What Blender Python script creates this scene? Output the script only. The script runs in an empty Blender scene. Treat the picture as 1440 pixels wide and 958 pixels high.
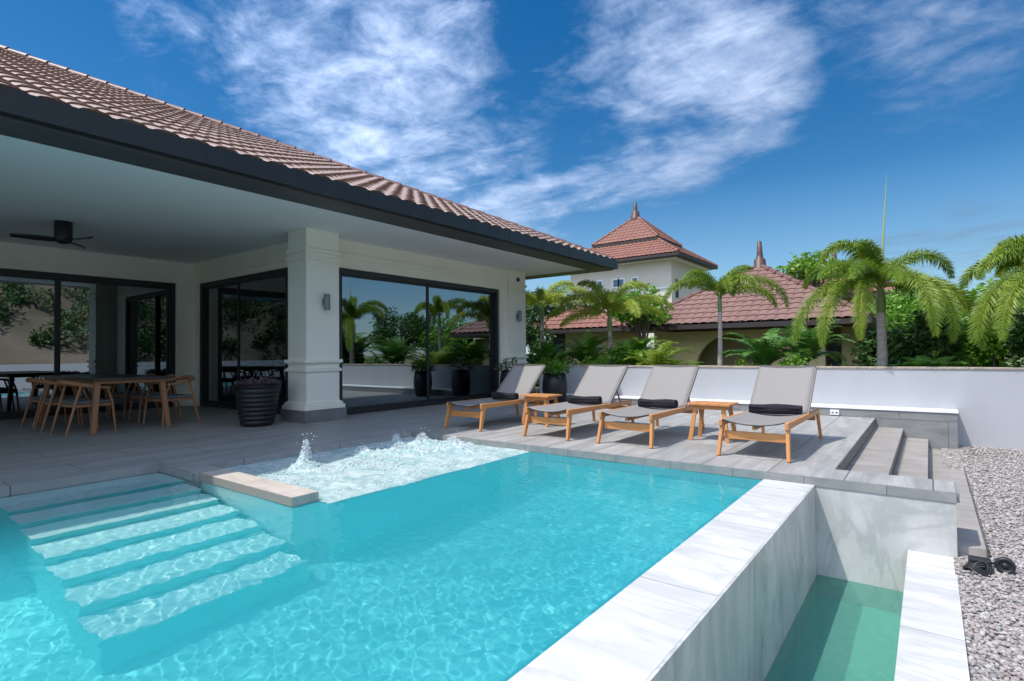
import bpy, math, random
from mathutils import Vector, Matrix, noise
R = math.radians
sc = bpy.context.scene
col = sc.collection
# ------------------------------------------------------------------ camera
cam = bpy.data.cameras.new('camera'); co = bpy.data.objects.new('camera', cam); col.objects.link(co)
cam.sensor_width = 36; cam.lens = 19.41; cam.clip_end = 2000; cam.clip_start = .05
_r = Vector((0.79765943, 0.60301849, -0.01039921)); _d = Vector((-0.0221861, 0.01210752, -0.99968054)); _f = Vector((-0.60269994, 0.79763533, 0.02303631))
m = Matrix((_r, -_d, -_f)).transposed().to_4x4(); m.translation = (0, 0, 1.1)
co.matrix_world = m
sc.camera = co
# ------------------------------------------------------------------ light
SUN_DIR = Vector((.30, .42, -1)).normalized()
sun = bpy.data.lights.new('sun', 'SUN'); sun.energy = 2.85; sun.angle = R(.7); sun.color = (1, .955, .88)
so = bpy.data.objects.new('sun', sun); col.objects.link(so)
so.rotation_euler = SUN_DIR.to_track_quat('-Z', 'Y').to_euler(); so.location = (-6, -8, 20)
sun.cycles.is_caustics_light = True
sc.view_settings.view_transform = 'Standard'; sc.view_settings.look = 'None'
sc.view_settings.gamma = 1; sc.view_settings.exposure = 0.66
sc.cycles.use_denoising = True
sc.cycles.max_bounces = 12; sc.cycles.diffuse_bounces = 6; sc.cycles.transparent_max_bounces = 24; sc.cycles.transmission_bounces = 8
sc.cycles.caustics_reflective = False; sc.cycles.caustics_refractive = True
sc.cycles.sample_clamp_indirect = 20; sc.cycles.blur_glossy = .5
SKY_STRENGTH = .15
def build_world():
    w = bpy.data.worlds.new("World"); sc.world = w; w.use_nodes = True
    nt = w.node_tree; N = nt.nodes; L = nt.links
    bg = N['Background']; bg.inputs[1].default_value = SKY_STRENGTH
    sk = N.new('ShaderNodeTexSky'); sk.sky_type = 'NISHITA'; sk.sun_disc = False
    sk.sun_elevation = math.asin(-SUN_DIR.z); sk.sun_rotation = math.atan2(-SUN_DIR.x, -SUN_DIR.y)
    sk.air_density = 1.0; sk.dust_density = .25; sk.ozone_density = 2.5
    hs = N.new('ShaderNodeHueSaturation'); hs.inputs['Saturation'].default_value = 1.42; hs.inputs['Value'].default_value = .50
    L.new(sk.outputs[0], hs.inputs['Color'])
    tc = N.new('ShaderNodeTexCoord')
    def math_(op, a, b=None, c=None, clamp=False):
        n = N.new('ShaderNodeMath'); n.operation = op; n.use_clamp = clamp
        for i, v in enumerate((a, b, c)):
            if v is None: continue
            if isinstance(v, (int, float)): n.inputs[i].default_value = v
            else: L.new(v, n.inputs[i])
        return n.outputs[0]
    sep = N.new('ShaderNodeSeparateXYZ'); L.new(tc.outputs['Generated'], sep.inputs[0])
    zz = math_('ADD', math_('MAXIMUM', sep.outputs[2], 0.0), .12)
    cu = math_('DIVIDE', sep.outputs[0], zz); cv = math_('DIVIDE', sep.outputs[1], zz)
    comb = N.new('ShaderNodeCombineXYZ'); L.new(cu, comb.inputs[0]); L.new(cv, comb.inputs[1])
    def fbm(rot, scale, sx, sy, detail, rough, dist=0.0, off=0.0):
        mp = N.new('ShaderNodeMapping'); L.new(comb.outputs[0], mp.inputs[0])
        mp.inputs['Rotation'].default_value = (0, 0, rot); mp.inputs['Scale'].default_value = (sx, sy, 1); mp.inputs['Location'].default_value = (off, off, 0)
        n = N.new('ShaderNodeTexNoise'); L.new(mp.outputs[0], n.inputs['Vector'])
        n.inputs['Scale'].default_value = scale; n.inputs['Detail'].default_value = detail; n.inputs['Roughness'].default_value = rough; n.inputs['Distortion'].default_value = dist
        return n.outputs['Fac']
    # patches of cloud: direction (x,y,z), inner and outer angular radius, strength
    patches = [
        ((-.84, .24, .48), 15, .42), ((-.76, .40, .50), 14, .66), ((-.68, .56, .43), 14, 1.05), ((-.72, .60, .33), 12, 1.05), ((-.62, .73, .28), 10, .95), ((-.57, .79, .22), 6, .95), ((-.50, .84, .2), 5, .6), ((-.60, .45, .65), 13, .6), ((-.80, .1, .6), 14, .4),
        ((-.36, .81, .47), 6.5, .85), ((-.28, .84, .46), 7, 1.15), ((-.22, .88, .42), 6.5, 1.15), ((-.33, .87, .36), 7, .95), ((-.42, .85, .31), 7, .85), ((-.3, .75, .58), 8, 1.0), ((-.46, .75, .50), 8, .7), ((-.34, .89, .31), 6, .8),
        ((.04, .90, .43), 7, .95), ((.1, .88, .47), 8, 1.0), ((-.06, .88, .47), 6, .8), ((.02, .97, .30), 4.5, .6), ((-.03, .985, .12), 6, .8), ((.06, .985, .13), 7, .9), ((.12, .84, .52), 9, .8), ((-.12, .8, .58), 6, .5),
        ((.3, -.8, .5), 32, 1.4), ((.8, -.2, .5), 32, 1.4), ((.95, .1, .2), 24, 1.2), ((.6, -.75, .2), 30, 1.3), ((-.4, -.85, .25), 30, 1.2), ((.85, .4, .3), 18, 1.0), ((-.3, -.6, .75), 34, 1.4), ((-.8, -.5, .5), 28, 1.2), ((.4, -.2, .9), 22, 1.1), ((.6, .7, .35), 12, .6)]  # out of view: cloud added as white fill for the shaded terrace
    tot = None
    for d, rad, st in patches:
        v = Vector(d).normalized()
        dp = N.new('ShaderNodeVectorMath'); dp.operation = 'DOT_PRODUCT'; L.new(tc.outputs['Generated'], dp.inputs[0]); dp.inputs[1].default_value = v
        c1 = math.cos(R(rad * 1.5))
        mr = N.new('ShaderNodeMapRange'); mr.interpolation_type = 'SMOOTHSTEP'
        mr.inputs['From Min'].default_value = c1; mr.inputs['From Max'].default_value = 1.0 - (1 - c1) * .02
        mr.inputs['To Min'].default_value = 0; mr.inputs['To Max'].default_value = st
        L.new(dp.outputs['Value'], mr.inputs['Value'])
        tot = mr.outputs[0] if tot is None else math_('MAXIMUM', tot, mr.outputs[0])
    n1 = fbm(R(-38), 1.2, .55, 1.35, 12, .54, 1.1)
    n2 = fbm(R(20), 9, 1, 1, 8, .65, .2, 3.1)
    n3 = fbm(R(-30), 4.4, 1, 1.15, 12, .62, .5, 7.7)
    nn = math_('ADD', math_('ADD', math_('MULTIPLY', n1, .50), math_('MULTIPLY', n2, .15)), math_('MULTIPLY', n3, .35))
    nn = math_('MULTIPLY_ADD', math_('SUBTRACT', nn, .5), 1.9, .5)
    thr = math_('MULTIPLY_ADD', tot, -.60, .86)
    den = N.new('ShaderNodeMapRange'); den.interpolation_type = 'SMOOTHSTEP'; L.new(math_('SUBTRACT', nn, thr), den.inputs['Value'])
    den.inputs['From Min'].default_value = 0.0; den.inputs['From Max'].default_value = .82; den.inputs['To Max'].default_value = .88
    mask = den.outputs[0]
    horizon = N.new('ShaderNodeMapRange'); L.new(sep.outputs[2], horizon.inputs['Value']); horizon.inputs['From Min'].default_value = 0.0; horizon.inputs['From Max'].default_value = .28
    horizon.inputs['To Min'].default_value = .5; horizon.inputs['To Max'].default_value = 0
    mix0 = N.new('ShaderNodeMixRGB'); L.new(horizon.outputs[0], mix0.inputs[0]); L.new(hs.outputs[0], mix0.inputs[1]); mix0.inputs[2].default_value = (1.7, 3.0, 4.2, 1)
    shade = N.new('ShaderNodeMixRGB'); L.new(n2, shade.inputs[0]); shade.inputs[1].default_value = (1.75, 2.2, 3.1, 1); shade.inputs[2].default_value = (3.1, 3.35, 3.95, 1)
    # cloud brightens towards the sun, boosted as fill light for the shade
    ds = N.new('ShaderNodeVectorMath'); ds.operation = 'DOT_PRODUCT'; L.new(tc.outputs['Generated'], ds.inputs[0]); ds.inputs[1].default_value = -SUN_DIR
    gl = N.new('ShaderNodeMapRange'); L.new(ds.outputs['Value'], gl.inputs['Value']); gl.inputs['From Min'].default_value = -.2; gl.inputs['From Max'].default_value = 1; gl.inputs['To Min'].default_value = .35; gl.inputs['To Max'].default_value = 6.2
    sm = N.new('ShaderNodeVectorMath'); sm.operation = 'SCALE'; L.new(shade.outputs[0], sm.inputs[0]); L.new(gl.outputs[0], sm.inputs['Scale'])
    mix = N.new('ShaderNodeMixRGB'); L.new(mask, mix.inputs[0]); L.new(mix0.outputs[0], mix.inputs[1]); L.new(sm.outputs[0], mix.inputs[2])
    L.new(mix.outputs[0], bg.inputs[0])
build_world()

# ------------------------------------------------------------------ helpers
def tag(o, label=None, cat=None, group=None, kind=None):
    if label: o['label'] = label
    if cat: o['category'] = cat
    if group: o['group'] = group
    if kind: o['kind'] = kind
    return o
def empty(name, loc=(0, 0, 0), rz=0):
    o = bpy.data.objects.new(name, None); col.objects.link(o); o.location = loc; o.rotation_euler = (0, 0, rz); o.empty_display_size = .1
    return o
def copy_tree(o, parent=None):
    c = o.copy(); col.objects.link(c); c.parent = parent
    for ch in o.children: copy_tree(ch, c)
    return c
class MB:
    def __init__(s): s.v = []; s.f = []; s.m = []; s.sm = []; s.mi = 0
    def add(s, vs, fs, smooth=False, mi=None):
        b = len(s.v); s.v += [tuple(v) for v in vs]
        for f in fs: s.f.append(tuple(b + i for i in f)); s.m.append(s.mi if mi is None else mi); s.sm.append(smooth)
    def box(s, x0, y0, z0, x1, y1, z1, mi=None):
        if x0 > x1: x0, x1 = x1, x0
        if y0 > y1: y0, y1 = y1, y0
        if z0 > z1: z0, z1 = z1, z0
        vs = [(x0, y0, z0), (x1, y0, z0), (x1, y1, z0), (x0, y1, z0), (x0, y0, z1), (x1, y0, z1), (x1, y1, z1), (x0, y1, z1)]
        s.add(vs, [(3, 2, 1, 0), (4, 5, 6, 7), (0, 1, 5, 4), (1, 2, 6, 5), (2, 3, 7, 6), (3, 0, 4, 7)], mi=mi)
    def hexa(s, bot, top, mi=None):
        s.add(list(bot) + list(top), [(3, 2, 1, 0), (4, 5, 6, 7), (0, 1, 5, 4), (1, 2, 6, 5), (2, 3, 7, 6), (3, 0, 4, 7)], mi=mi)
    def bar(s, a, b, w, t, up=(0, 0, 1), w2=None, t2=None):
        a = Vector(a); b = Vector(b); d = (b - a).normalized(); u = Vector(up)
        sd = d.cross(u).normalized(); u = sd.cross(d)
        w2 = w if w2 is None else w2; t2 = t if t2 is None else t2
        A = [a + sd * x * w / 2 + u * y * t / 2 for x, y in ((-1, -1), (1, -1), (1, 1), (-1, 1))]
        B = [b + sd * x * w2 / 2 + u * y * t2 / 2 for x, y in ((-1, -1), (1, -1), (1, 1), (-1, 1))]
        s.hexa(A, B)
    def tube(s, pts, rad, n=8, cap=True, squash=1.0):
        pts = [Vector(p) for p in pts]
        if isinstance(rad, (int, float)): rad = [rad] * len(pts)
        rings = []; ref = None
        for i, p in enumerate(pts):
            d = (pts[min(i + 1, len(pts) - 1)] - pts[max(i - 1, 0)]).normalized()
            if ref is None: ref = Vector((0, 0, 1)) if abs(d.z) < .9 else Vector((1, 0, 0))
            x = d.cross(ref).normalized(); y = x.cross(d).normalized(); ref = y
            rings.append([p + (x * math.cos(2 * math.pi * k / n) + y * squash * math.sin(2 * math.pi * k / n)) * rad[i] for k in range(n)])
        vs = [q for r_ in rings for q in r_]; fs = []
        for i in range(len(rings) - 1):
            for k in range(n): fs.append((i * n + k, i * n + (k + 1) % n, (i + 1) * n + (k + 1) % n, (i + 1) * n + k))
        s.add(vs, fs, True)
        if cap: s.add(rings[0], [tuple(range(n))[::-1]]); s.add(rings[-1], [tuple(range(n))])
    def lathe(s, prof, c=(0, 0, 0), n=28, axis='z'):
        vs = []; fs = []
        for r_, z_ in prof:
            for k in range(n):
                a = 2 * math.pi * k / n; p = (r_ * math.cos(a), r_ * math.sin(a), z_)
                if axis == 'x': p = (p[2], p[0], p[1])
                if axis == 'y': p = (p[0], p[2], p[1])
                vs.append((c[0] + p[0], c[1] + p[1], c[2] + p[2]))
        for i in range(len(prof) - 1):
            for k in range(n): fs.append((i * n + k, i * n + (k + 1) % n, (i + 1) * n + (k + 1) % n, (i + 1) * n + k))
        s.add(vs, fs, True)
    def build(s, name, mat, parent=None, bevel=0, loc=None, local=False, solid=0):
        me = bpy.data.meshes.new(name); vs = s.v
        if parent is not None and not local:
            inv = parent.matrix_basis.inverted(); vs = [inv @ Vector(v) for v in vs]
        me.from_pydata([tuple(v) for v in vs], [], s.f)
        mats = mat if isinstance(mat, (list, tuple)) else [mat]
        for q in mats: me.materials.append(q)
        me.polygons.foreach_set('use_smooth', s.sm)
        if len(mats) > 1: me.polygons.foreach_set('material_index', s.m)
        me.update()
        o = bpy.data.objects.new(name, me); col.objects.link(o); o.parent = parent
        if loc: o.location = loc
        if solid:
            q = o.modifiers.new('solidify', 'SOLIDIFY'); q.thickness = solid; q.offset = 0
        if bevel:
            q = o.modifiers.new('bevel', 'BEVEL'); q.width = bevel; q.segments = 2; q.limit_method = 'ANGLE'; q.angle_limit = R(40); q.harden_normals = False
        return o
# ------------------------------------------------------------------ materials
MATS = {}
def mat(name, color, rough=.6, c2=None, scale=6.0, stretch=(1, 1, 1), bump=0.0, bscale=None, metal=0.0, spec=.5, detail=6, fine=None, trans=0.0):
    if name in MATS: return MATS[name]
    m = bpy.data.materials.new(name); m.use_nodes = True; nt = m.node_tree; N = nt.nodes; L = nt.links
    b = N['Principled BSDF']; b.inputs['Roughness'].default_value = rough; b.inputs['Metallic'].default_value = metal; b.inputs['Specular IOR Level'].default_value = spec
    b.inputs['Base Color'].default_value = (*color, 1)
    tc = N.new('ShaderNodeTexCoord'); mp = N.new('ShaderNodeMapping'); L.new(tc.outputs['Object'], mp.inputs[0]); mp.inputs['Scale'].default_value = stretch
    nz = N.new('ShaderNodeTexNoise'); nz.inputs['Scale'].default_value = scale; nz.inputs['Detail'].default_value = detail; nz.inputs['Roughness'].default_value = .6; L.new(mp.outputs[0], nz.inputs['Vector'])
    if c2 is not None:
        rp = N.new('ShaderNodeMapRange'); rp.inputs['From Min'].default_value = .3; rp.inputs['From Max'].default_value = .7; L.new(nz.outputs['Fac'], rp.inputs['Value'])
        mx = N.new('ShaderNodeMixRGB'); L.new(rp.outputs[0], mx.inputs[0]); mx.inputs[1].default_value = (*color, 1); mx.inputs[2].default_value = (*c2, 1); L.new(mx.outputs[0], b.inputs['Base Color'])
    if bump:
        n2 = N.new('ShaderNodeTexNoise'); n2.inputs['Scale'].default_value = bscale or scale; n2.inputs['Detail'].default_value = 4; L.new(mp.outputs[0], n2.inputs['Vector'])
        bp = N.new('ShaderNodeBump'); bp.inputs['Strength'].default_value = bump; bp.inputs['Distance'].default_value = .02; L.new(n2.outputs['Fac'], bp.inputs['Height']); L.new(bp.outputs[0], b.inputs['Normal'])
    if trans:
        tr = N.new('ShaderNodeBsdfTranslucent'); ms = N.new('ShaderNodeMixShader'); ms.inputs[0].default_value = trans
        if c2 is not None: L.new(mx.outputs[0], tr.inputs[0])
        else: tr.inputs[0].default_value = (*color, 1)
        L.new(b.outputs[0], ms.inputs[1]); L.new(tr.outputs[0], ms.inputs[2]); L.new(ms.outputs[0], N['Material Output'].inputs[0])
    MATS[name] = m; return m
def tile_mat(name, c1, c2, mortar, bw, bh, rot=0.0, rough=.55, off=(0, 0, 0), grain=(9, 1.1, 1), joint=.004, vein=0.0, veincol=(.35, .36, .36), plane='xy', offset=.5):
    m = bpy.data.materials.new(name); m.use_nodes = True; nt = m.node_tree; N = nt.nodes; L = nt.links; b = N['Principled BSDF']
    tc = N.new('ShaderNodeTexCoord'); mp = N.new('ShaderNodeMapping'); L.new(tc.outputs['Object'], mp.inputs[0]); mp.inputs['Location'].default_value = off
    if plane == 'xz': mp.inputs['Rotation'].default_value = (R(-90), 0, 0)
    elif plane == 'yz': mp.inputs['Rotation'].default_value = (0, R(90), R(0)); 
    else: mp.inputs['Rotation'].default_value = (0, 0, rot)
    br = N.new('ShaderNodeTexBrick'); L.new(mp.outputs[0], br.inputs['Vector']); br.offset = offset
    br.inputs['Scale'].default_value = 1; br.inputs['Brick Width'].default_value = bw; br.inputs['Row Height'].default_value = bh; br.inputs['Mortar Size'].default_value = joint; br.inputs['Mortar Smooth'].default_value = .2
    br.inputs['Color1'].default_value = (.4, .4, .4, 1); br.inputs['Color2'].default_value = (.6, .6, .6, 1); br.inputs['Mortar'].default_value = (0, 0, 0, 1); br.inputs['Bias'].default_value = 0
    mp2 = N.new('ShaderNodeMapping'); L.new(tc.outputs['Object'], mp2.inputs[0]); mp2.inputs['Scale'].default_value = grain
    # break the grain from tile to tile
    av = N.new('ShaderNodeVectorMath'); av.operation = 'ADD'; sv = N.new('ShaderNodeVectorMath'); sv.operation = 'SCALE'; sv.inputs['Scale'].default_value = 37.0
    L.new(br.outputs['Color'], sv.inputs[0]); L.new(mp2.outputs[0], av.inputs[0]); L.new(sv.outputs[0], av.inputs[1])
    nz = N.new('ShaderNodeTexNoise'); nz.inputs['Scale'].default_value = 1.0; nz.inputs['Detail'].default_value = 9; nz.inputs['Roughness'].default_value = .62; nz.inputs['Distortion'].default_value = .6; L.new(av.outputs[0], nz.inputs['Vector'])
    rp = N.new('ShaderNodeMapRange'); rp.inputs['From Min'].default_value = .34; rp.inputs['From Max'].default_value = .68; L.new(nz.outputs['Fac'], rp.inputs['Value'])
    mx = N.new('ShaderNodeMixRGB'); L.new(rp.outputs[0], mx.inputs[0]); mx.inputs[1].default_value = (*c1, 1); mx.inputs[2].default_value = (*c2, 1)
    last = mx.outputs[0]
    if vein:
        wv = N.new('ShaderNodeTexNoise'); wv.inputs['Scale'].default_value = 1.0; wv.inputs['Detail'].default_value = 10; wv.inputs['Roughness'].default_value = .55; wv.inputs['Distortion'].default_value = 1.6
        mp3 = N.new('ShaderNodeMapping'); L.new(av.outputs[0], mp3.inputs[0]); mp3.inputs['Scale'].default_value = (.8, .8, .8); mp3.inputs['Rotation'].default_value = (.3, .5, .8); L.new(mp3.outputs[0], wv.inputs['Vector'])
        ab = N.new('ShaderNodeMath'); ab.operation = 'SUBTRACT'; L.new(wv.outputs['Fac'], ab.inputs[0]); ab.inputs[1].default_value = .5
        a2 = N.new('ShaderNodeMath'); a2.operation = 'ABSOLUTE'; L.new(ab.outputs[0], a2.inputs[0])
        r2 = N.new('ShaderNodeMapRange'); r2.interpolation_type = 'SMOOTHSTEP'; L.new(a2.outputs[0], r2.inputs['Value']); r2.inputs['From Min'].default_value = 0; r2.inputs['From Max'].default_value = .07; r2.inputs['To Min'].default_value = vein; r2.inputs['To Max'].default_value = 0
        mv = N.new('ShaderNodeMixRGB'); L.new(r2.outputs[0], mv.inputs[0]); L.new(last, mv.inputs[1]); mv.inputs[2].default_value = (*veincol, 1); last = mv.outputs[0]
    mj = N.new('ShaderNodeMixRGB'); L.new(br.outputs['Fac'], mj.inputs[0]); L.new(last, mj.inputs[1]); mj.inputs[2].default_value = (*mortar, 1)
    L.new(mj.outputs[0], b.inputs['Base Color']); b.inputs['Roughness'].default_value = rough
    rr = N.new('ShaderNodeMapRange'); L.new(nz.outputs['Fac'], rr.inputs['Value']); rr.inputs['To Min'].default_value = rough - .12; rr.inputs['To Max'].default_value = rough + .15; L.new(rr.outputs[0], b.inputs['Roughness'])
    bp = N.new('ShaderNodeBump'); bp.inputs['Strength'].default_value = .35; bp.inputs['Distance'].default_value = .004; bp.invert = True; L.new(br.outputs['Fac'], bp.inputs['Height']); L.new(bp.outputs[0], b.inputs['Normal'])
    return m
M_deck = tile_mat('deck_tile', (.255, .25, .24), (.42, .405, .385), (.09, .088, .085), 1.2, .6, rot=R(90), grain=(7, .8, 1), rough=.5, joint=.005, vein=.22, veincol=(.20, .20, .195))
M_deckedge = tile_mat('deck_edge_tile', (.20, .21, .20), (.30, .30, .285), (.12, .12, .12), .6, .6, rot=0, grain=(2.5, 1, 3), rough=.5, vein=.25, veincol=(.14, .15, .15))
M_skirt = tile_mat('skirting_tile', (.15, .155, .15), (.23, .23, .22), (.08, .08, .08), 1.2, .6, plane='xz', grain=(.9, 1, 4), rough=.5, vein=.3, veincol=(.30, .30, .28))
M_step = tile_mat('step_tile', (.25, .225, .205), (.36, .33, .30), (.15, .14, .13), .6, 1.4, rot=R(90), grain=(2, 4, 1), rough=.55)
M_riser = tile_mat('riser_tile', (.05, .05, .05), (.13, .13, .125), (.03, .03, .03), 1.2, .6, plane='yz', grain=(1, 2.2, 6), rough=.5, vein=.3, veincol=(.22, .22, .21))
M_marble = tile_mat('white_marble', (.47, .465, .455), (.66, .655, .64), (.25, .25, .24), 1.2, 20, rot=R(90), grain=(1.1, 4.2, .8), rough=.4, joint=.004, vein=.42, veincol=(.38, .38, .375), off=(5.3, 5.3, 0), offset=0)
M_marblev = tile_mat('veined_marble', (.42, .415, .395), (.60, .59, .57), (.30, .30, .29), 1.2, 20, rot=R(90), grain=(2.2, 2.2, 1.1), rough=.3, joint=.003, vein=.36, veincol=(.24, .265, .25), off=(5.3, 5.3, 0))
M_cream = mat('cream_render', (.84, .82, .73), .75, (.79, .77, .68), 1.3, bump=.08, bscale=180)
M_ceiling = mat('white_ceiling', (.86, .88, .87), .8, (.83, .85, .84), .6)
M_black = mat('black_metal', (.014, .016, .017), .45, (.02, .022, .024), 3)
M_fascia = mat('charcoal_fascia', (.085, .085, .085), .55, (.07, .07, .07), 2)
M_plinth = mat('grey_plinth', (.20, .205, .205), .5, (.15, .155, .155), 3)
M_wood = mat('teak_wood', (.62, .28, .09), .45, (.46, .19, .06), 9, (14, 1.2, 14), bump=.15, bscale=30)
M_woodx = mat('teak_wood_cross', (.62, .28, .09), .45, (.46, .19, .06), 9, (1.2, 14, 14), bump=.15, bscale=30)
M_oak = mat('oak_wood', (.42, .20, .095), .5, (.34, .15, .07), 9, (10, 10, 1.5))
M_towel = mat('black_towel', (.012, .011, .015), .95, (.02, .018, .025), 40, bump=.8, bscale=160)
M_seatgrey = mat('grey_seat_fabric', (.16, .17, .17), .9, (.12, .13, .13), 60)
M_tabletop = mat('dark_table_top', (.03, .032, .034), .3)
M_potblack = mat('black_planter', (.007, .007, .009), .45, (.012, .013, .016), 4)
M_grey = mat('grey_lamp', (.22, .23, .24), .45, metal=.3)
M_white = mat('white_paint', (.78, .79, .80), .6, (.74, .75, .77), 1.2)
M_wallblue = mat('boundary_render', (.415, .42, .43), .8, (.375, .38, .39), 1.6, (1, 1, .5), bump=.08, bscale=150)
M_cap = mat('weathered_cap', (.46, .38, .30), .9, (.24, .20, .16), 9, bump=.6, bscale=30)
M_pool = None
def mosaic(name, c1, c2, size):
    m = bpy.data.materials.new(name); m.use_nodes = True; nt = m.node_tree; N = nt.nodes; L = nt.links; b = N['Principled BSDF']
    tc = N.new('ShaderNodeTexCoord'); vo = N.new('ShaderNodeTexVoronoi'); vo.distance = 'CHEBYCHEV'; vo.inputs['Scale'].default_value = 1 / size; vo.inputs['Randomness'].default_value = .0; L.new(tc.outputs['Object'], vo.inputs['Vector'])
    wn = N.new('ShaderNodeTexWhiteNoise'); L.new(vo.outputs['Position'], wn.inputs['Vector'])
    nz = N.new('ShaderNodeTexNoise'); nz.inputs['Scale'].default_value = 1.2; nz.inputs['Detail'].default_value = 5; L.new(tc.outputs['Object'], nz.inputs['Vector'])
    ad = N.new('ShaderNodeMath'); ad.operation = 'MULTIPLY_ADD'; L.new(nz.outputs['Fac'], ad.inputs[0]); ad.inputs[1].default_value = .8; L.new(wn.outputs['Value'], ad.inputs[2])
    a2 = N.new('ShaderNodeMath'); a2.operation = 'MULTIPLY'; L.new(ad.outputs[0], a2.inputs[0]); a2.inputs[1].default_value = .55
    mx = N.new('ShaderNodeMixRGB'); L.new(a2.outputs[0], mx.inputs[0]); mx.inputs[1].default_value = (*c1, 1); mx.inputs[2].default_value = (*c2, 1); L.new(mx.outputs[0], b.inputs['Base Color']); b.inputs['Roughness'].default_value = .6
    return m
M_pool = mosaic('deep_tint_mosaic', (.19, .76, .77), (.28, .82, .82), .05)  # turquoise of deep water put into the tile colour
M_tread = mosaic('shallow_tint_stone', (.62, .82, .79), (.74, .88, .86), .04)  # same stone kept pale, as seen under shallow water
M_basin = mosaic('green_basin_tile', (.14, .46, .37), (.20, .54, .45), .05)
def sling():
    m = bpy.data.materials.new('taupe_sling_mesh'); m.use_nodes = True; nt = m.node_tree; N = nt.nodes; L = nt.links; b = N['Principled BSDF']
    b.inputs['Base Color'].default_value = (.315, .285, .265, 1); b.inputs['Roughness'].default_value = .75
    tc = N.new('ShaderNodeTexCoord'); w1 = N.new('ShaderNodeTexWave'); w1.bands_direction = 'X'; w1.inputs['Scale'].default_value = 90; L.new(tc.outputs['Object'], w1.inputs['Vector'])
    nz = N.new('ShaderNodeTexNoise'); nz.inputs['Scale'].default_value = 200; L.new(tc.outputs['Object'], nz.inputs['Vector'])
    mx = N.new('ShaderNodeMixRGB'); L.new(nz.outputs['Fac'], mx.inputs[0]); mx.inputs[1].default_value = (.225, .21, .195, 1); mx.inputs[2].default_value = (.31, .285, .265, 1); L.new(mx.outputs[0], b.inputs['Base Color'])
    bp = N.new('ShaderNodeBump'); bp.inputs['Strength'].default_value = .3; bp.inputs['Distance'].default_value = .002; L.new(w1.outputs['Fac'], bp.inputs['Height']); L.new(bp.outputs[0], b.inputs['Normal'])
    tr = N.new('ShaderNodeBsdfTransparent'); ms = N.new('ShaderNodeMixShader'); ms.inputs[0].default_value = .10
    L.new(b.outputs[0], ms.inputs[1]); L.new(tr.outputs[0], ms.inputs[2]); L.new(ms.outputs[0], N['Material Output'].inputs[0]); return m
M_sling = sling()
def water(name, colr, painted_haze, f0, f1, xr=None):
    m = bpy.data.materials.new(name); m.use_nodes = True; nt = m.node_tree; N = nt.nodes; L = nt.links; N.clear()
    out = N.new('ShaderNodeOutputMaterial'); g = N.new('ShaderNodeBsdfGlass'); g.inputs['IOR'].default_value = 1.33; g.inputs['Roughness'].default_value = 0; g.inputs['Color'].default_value = (*colr, 1)
    d = N.new('ShaderNodeBsdfDiffuse'); d.inputs['Color'].default_value = (*painted_haze, 1)        # diffuse colour on the surface paints in the water's milky haze
    ms = N.new('ShaderNodeMixShader'); L.new(g.outputs[0], ms.inputs[1]); L.new(d.outputs[0], ms.inputs[2]); L.new(ms.outputs[0], out.inputs[0]); ms.inputs[0].default_value = f1
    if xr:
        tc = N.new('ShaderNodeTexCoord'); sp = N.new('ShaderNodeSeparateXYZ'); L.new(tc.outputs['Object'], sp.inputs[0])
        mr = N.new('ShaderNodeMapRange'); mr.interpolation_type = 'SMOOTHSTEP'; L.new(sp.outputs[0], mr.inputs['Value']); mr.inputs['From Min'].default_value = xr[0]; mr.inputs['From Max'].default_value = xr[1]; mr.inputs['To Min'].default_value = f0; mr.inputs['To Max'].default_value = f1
        L.new(mr.outputs[0], ms.inputs[0])  # painted haze grows with x, standing in for water depth
    return m
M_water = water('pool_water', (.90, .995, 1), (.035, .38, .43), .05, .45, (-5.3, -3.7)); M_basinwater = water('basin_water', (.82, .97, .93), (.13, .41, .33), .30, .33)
def pane_mat(name, tint, refl):
    m = bpy.data.materials.new(name); m.use_nodes = True; nt = m.node_tree; N = nt.nodes; L = nt.links; N.clear()
    out = N.new('ShaderNodeOutputMaterial'); t = N.new('ShaderNodeBsdfTransparent'); t.inputs[0].default_value = (*tint, 1)
    g = N.new('ShaderNodeBsdfGlossy'); g.inputs['Roughness'].default_value = 0.0; g.inputs['Color'].default_value = (.66, .74, .78, 1)
    lw = N.new('ShaderNodeLayerWeight'); lw.inputs['Blend'].default_value = .5
    mr = N.new('ShaderNodeMapRange'); L.new(lw.outputs['Facing'], mr.inputs['Value']); mr.inputs['To Min'].default_value = refl; mr.inputs['To Max'].default_value = 1.0; mr.inputs['From Min'].default_value = .45
    ms = N.new('ShaderNodeMixShader'); L.new(mr.outputs[0], ms.inputs[0]); L.new(t.outputs[0], ms.inputs[1]); L.new(g.outputs[0], ms.inputs[2]); L.new(ms.outputs[0], out.inputs[0]); return m
M_pane = pane_mat('tinted_pane', (.20, .25, .25), .36)
M_panedark = pane_mat('dark_pane', (.30, .36, .36), .16)
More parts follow.
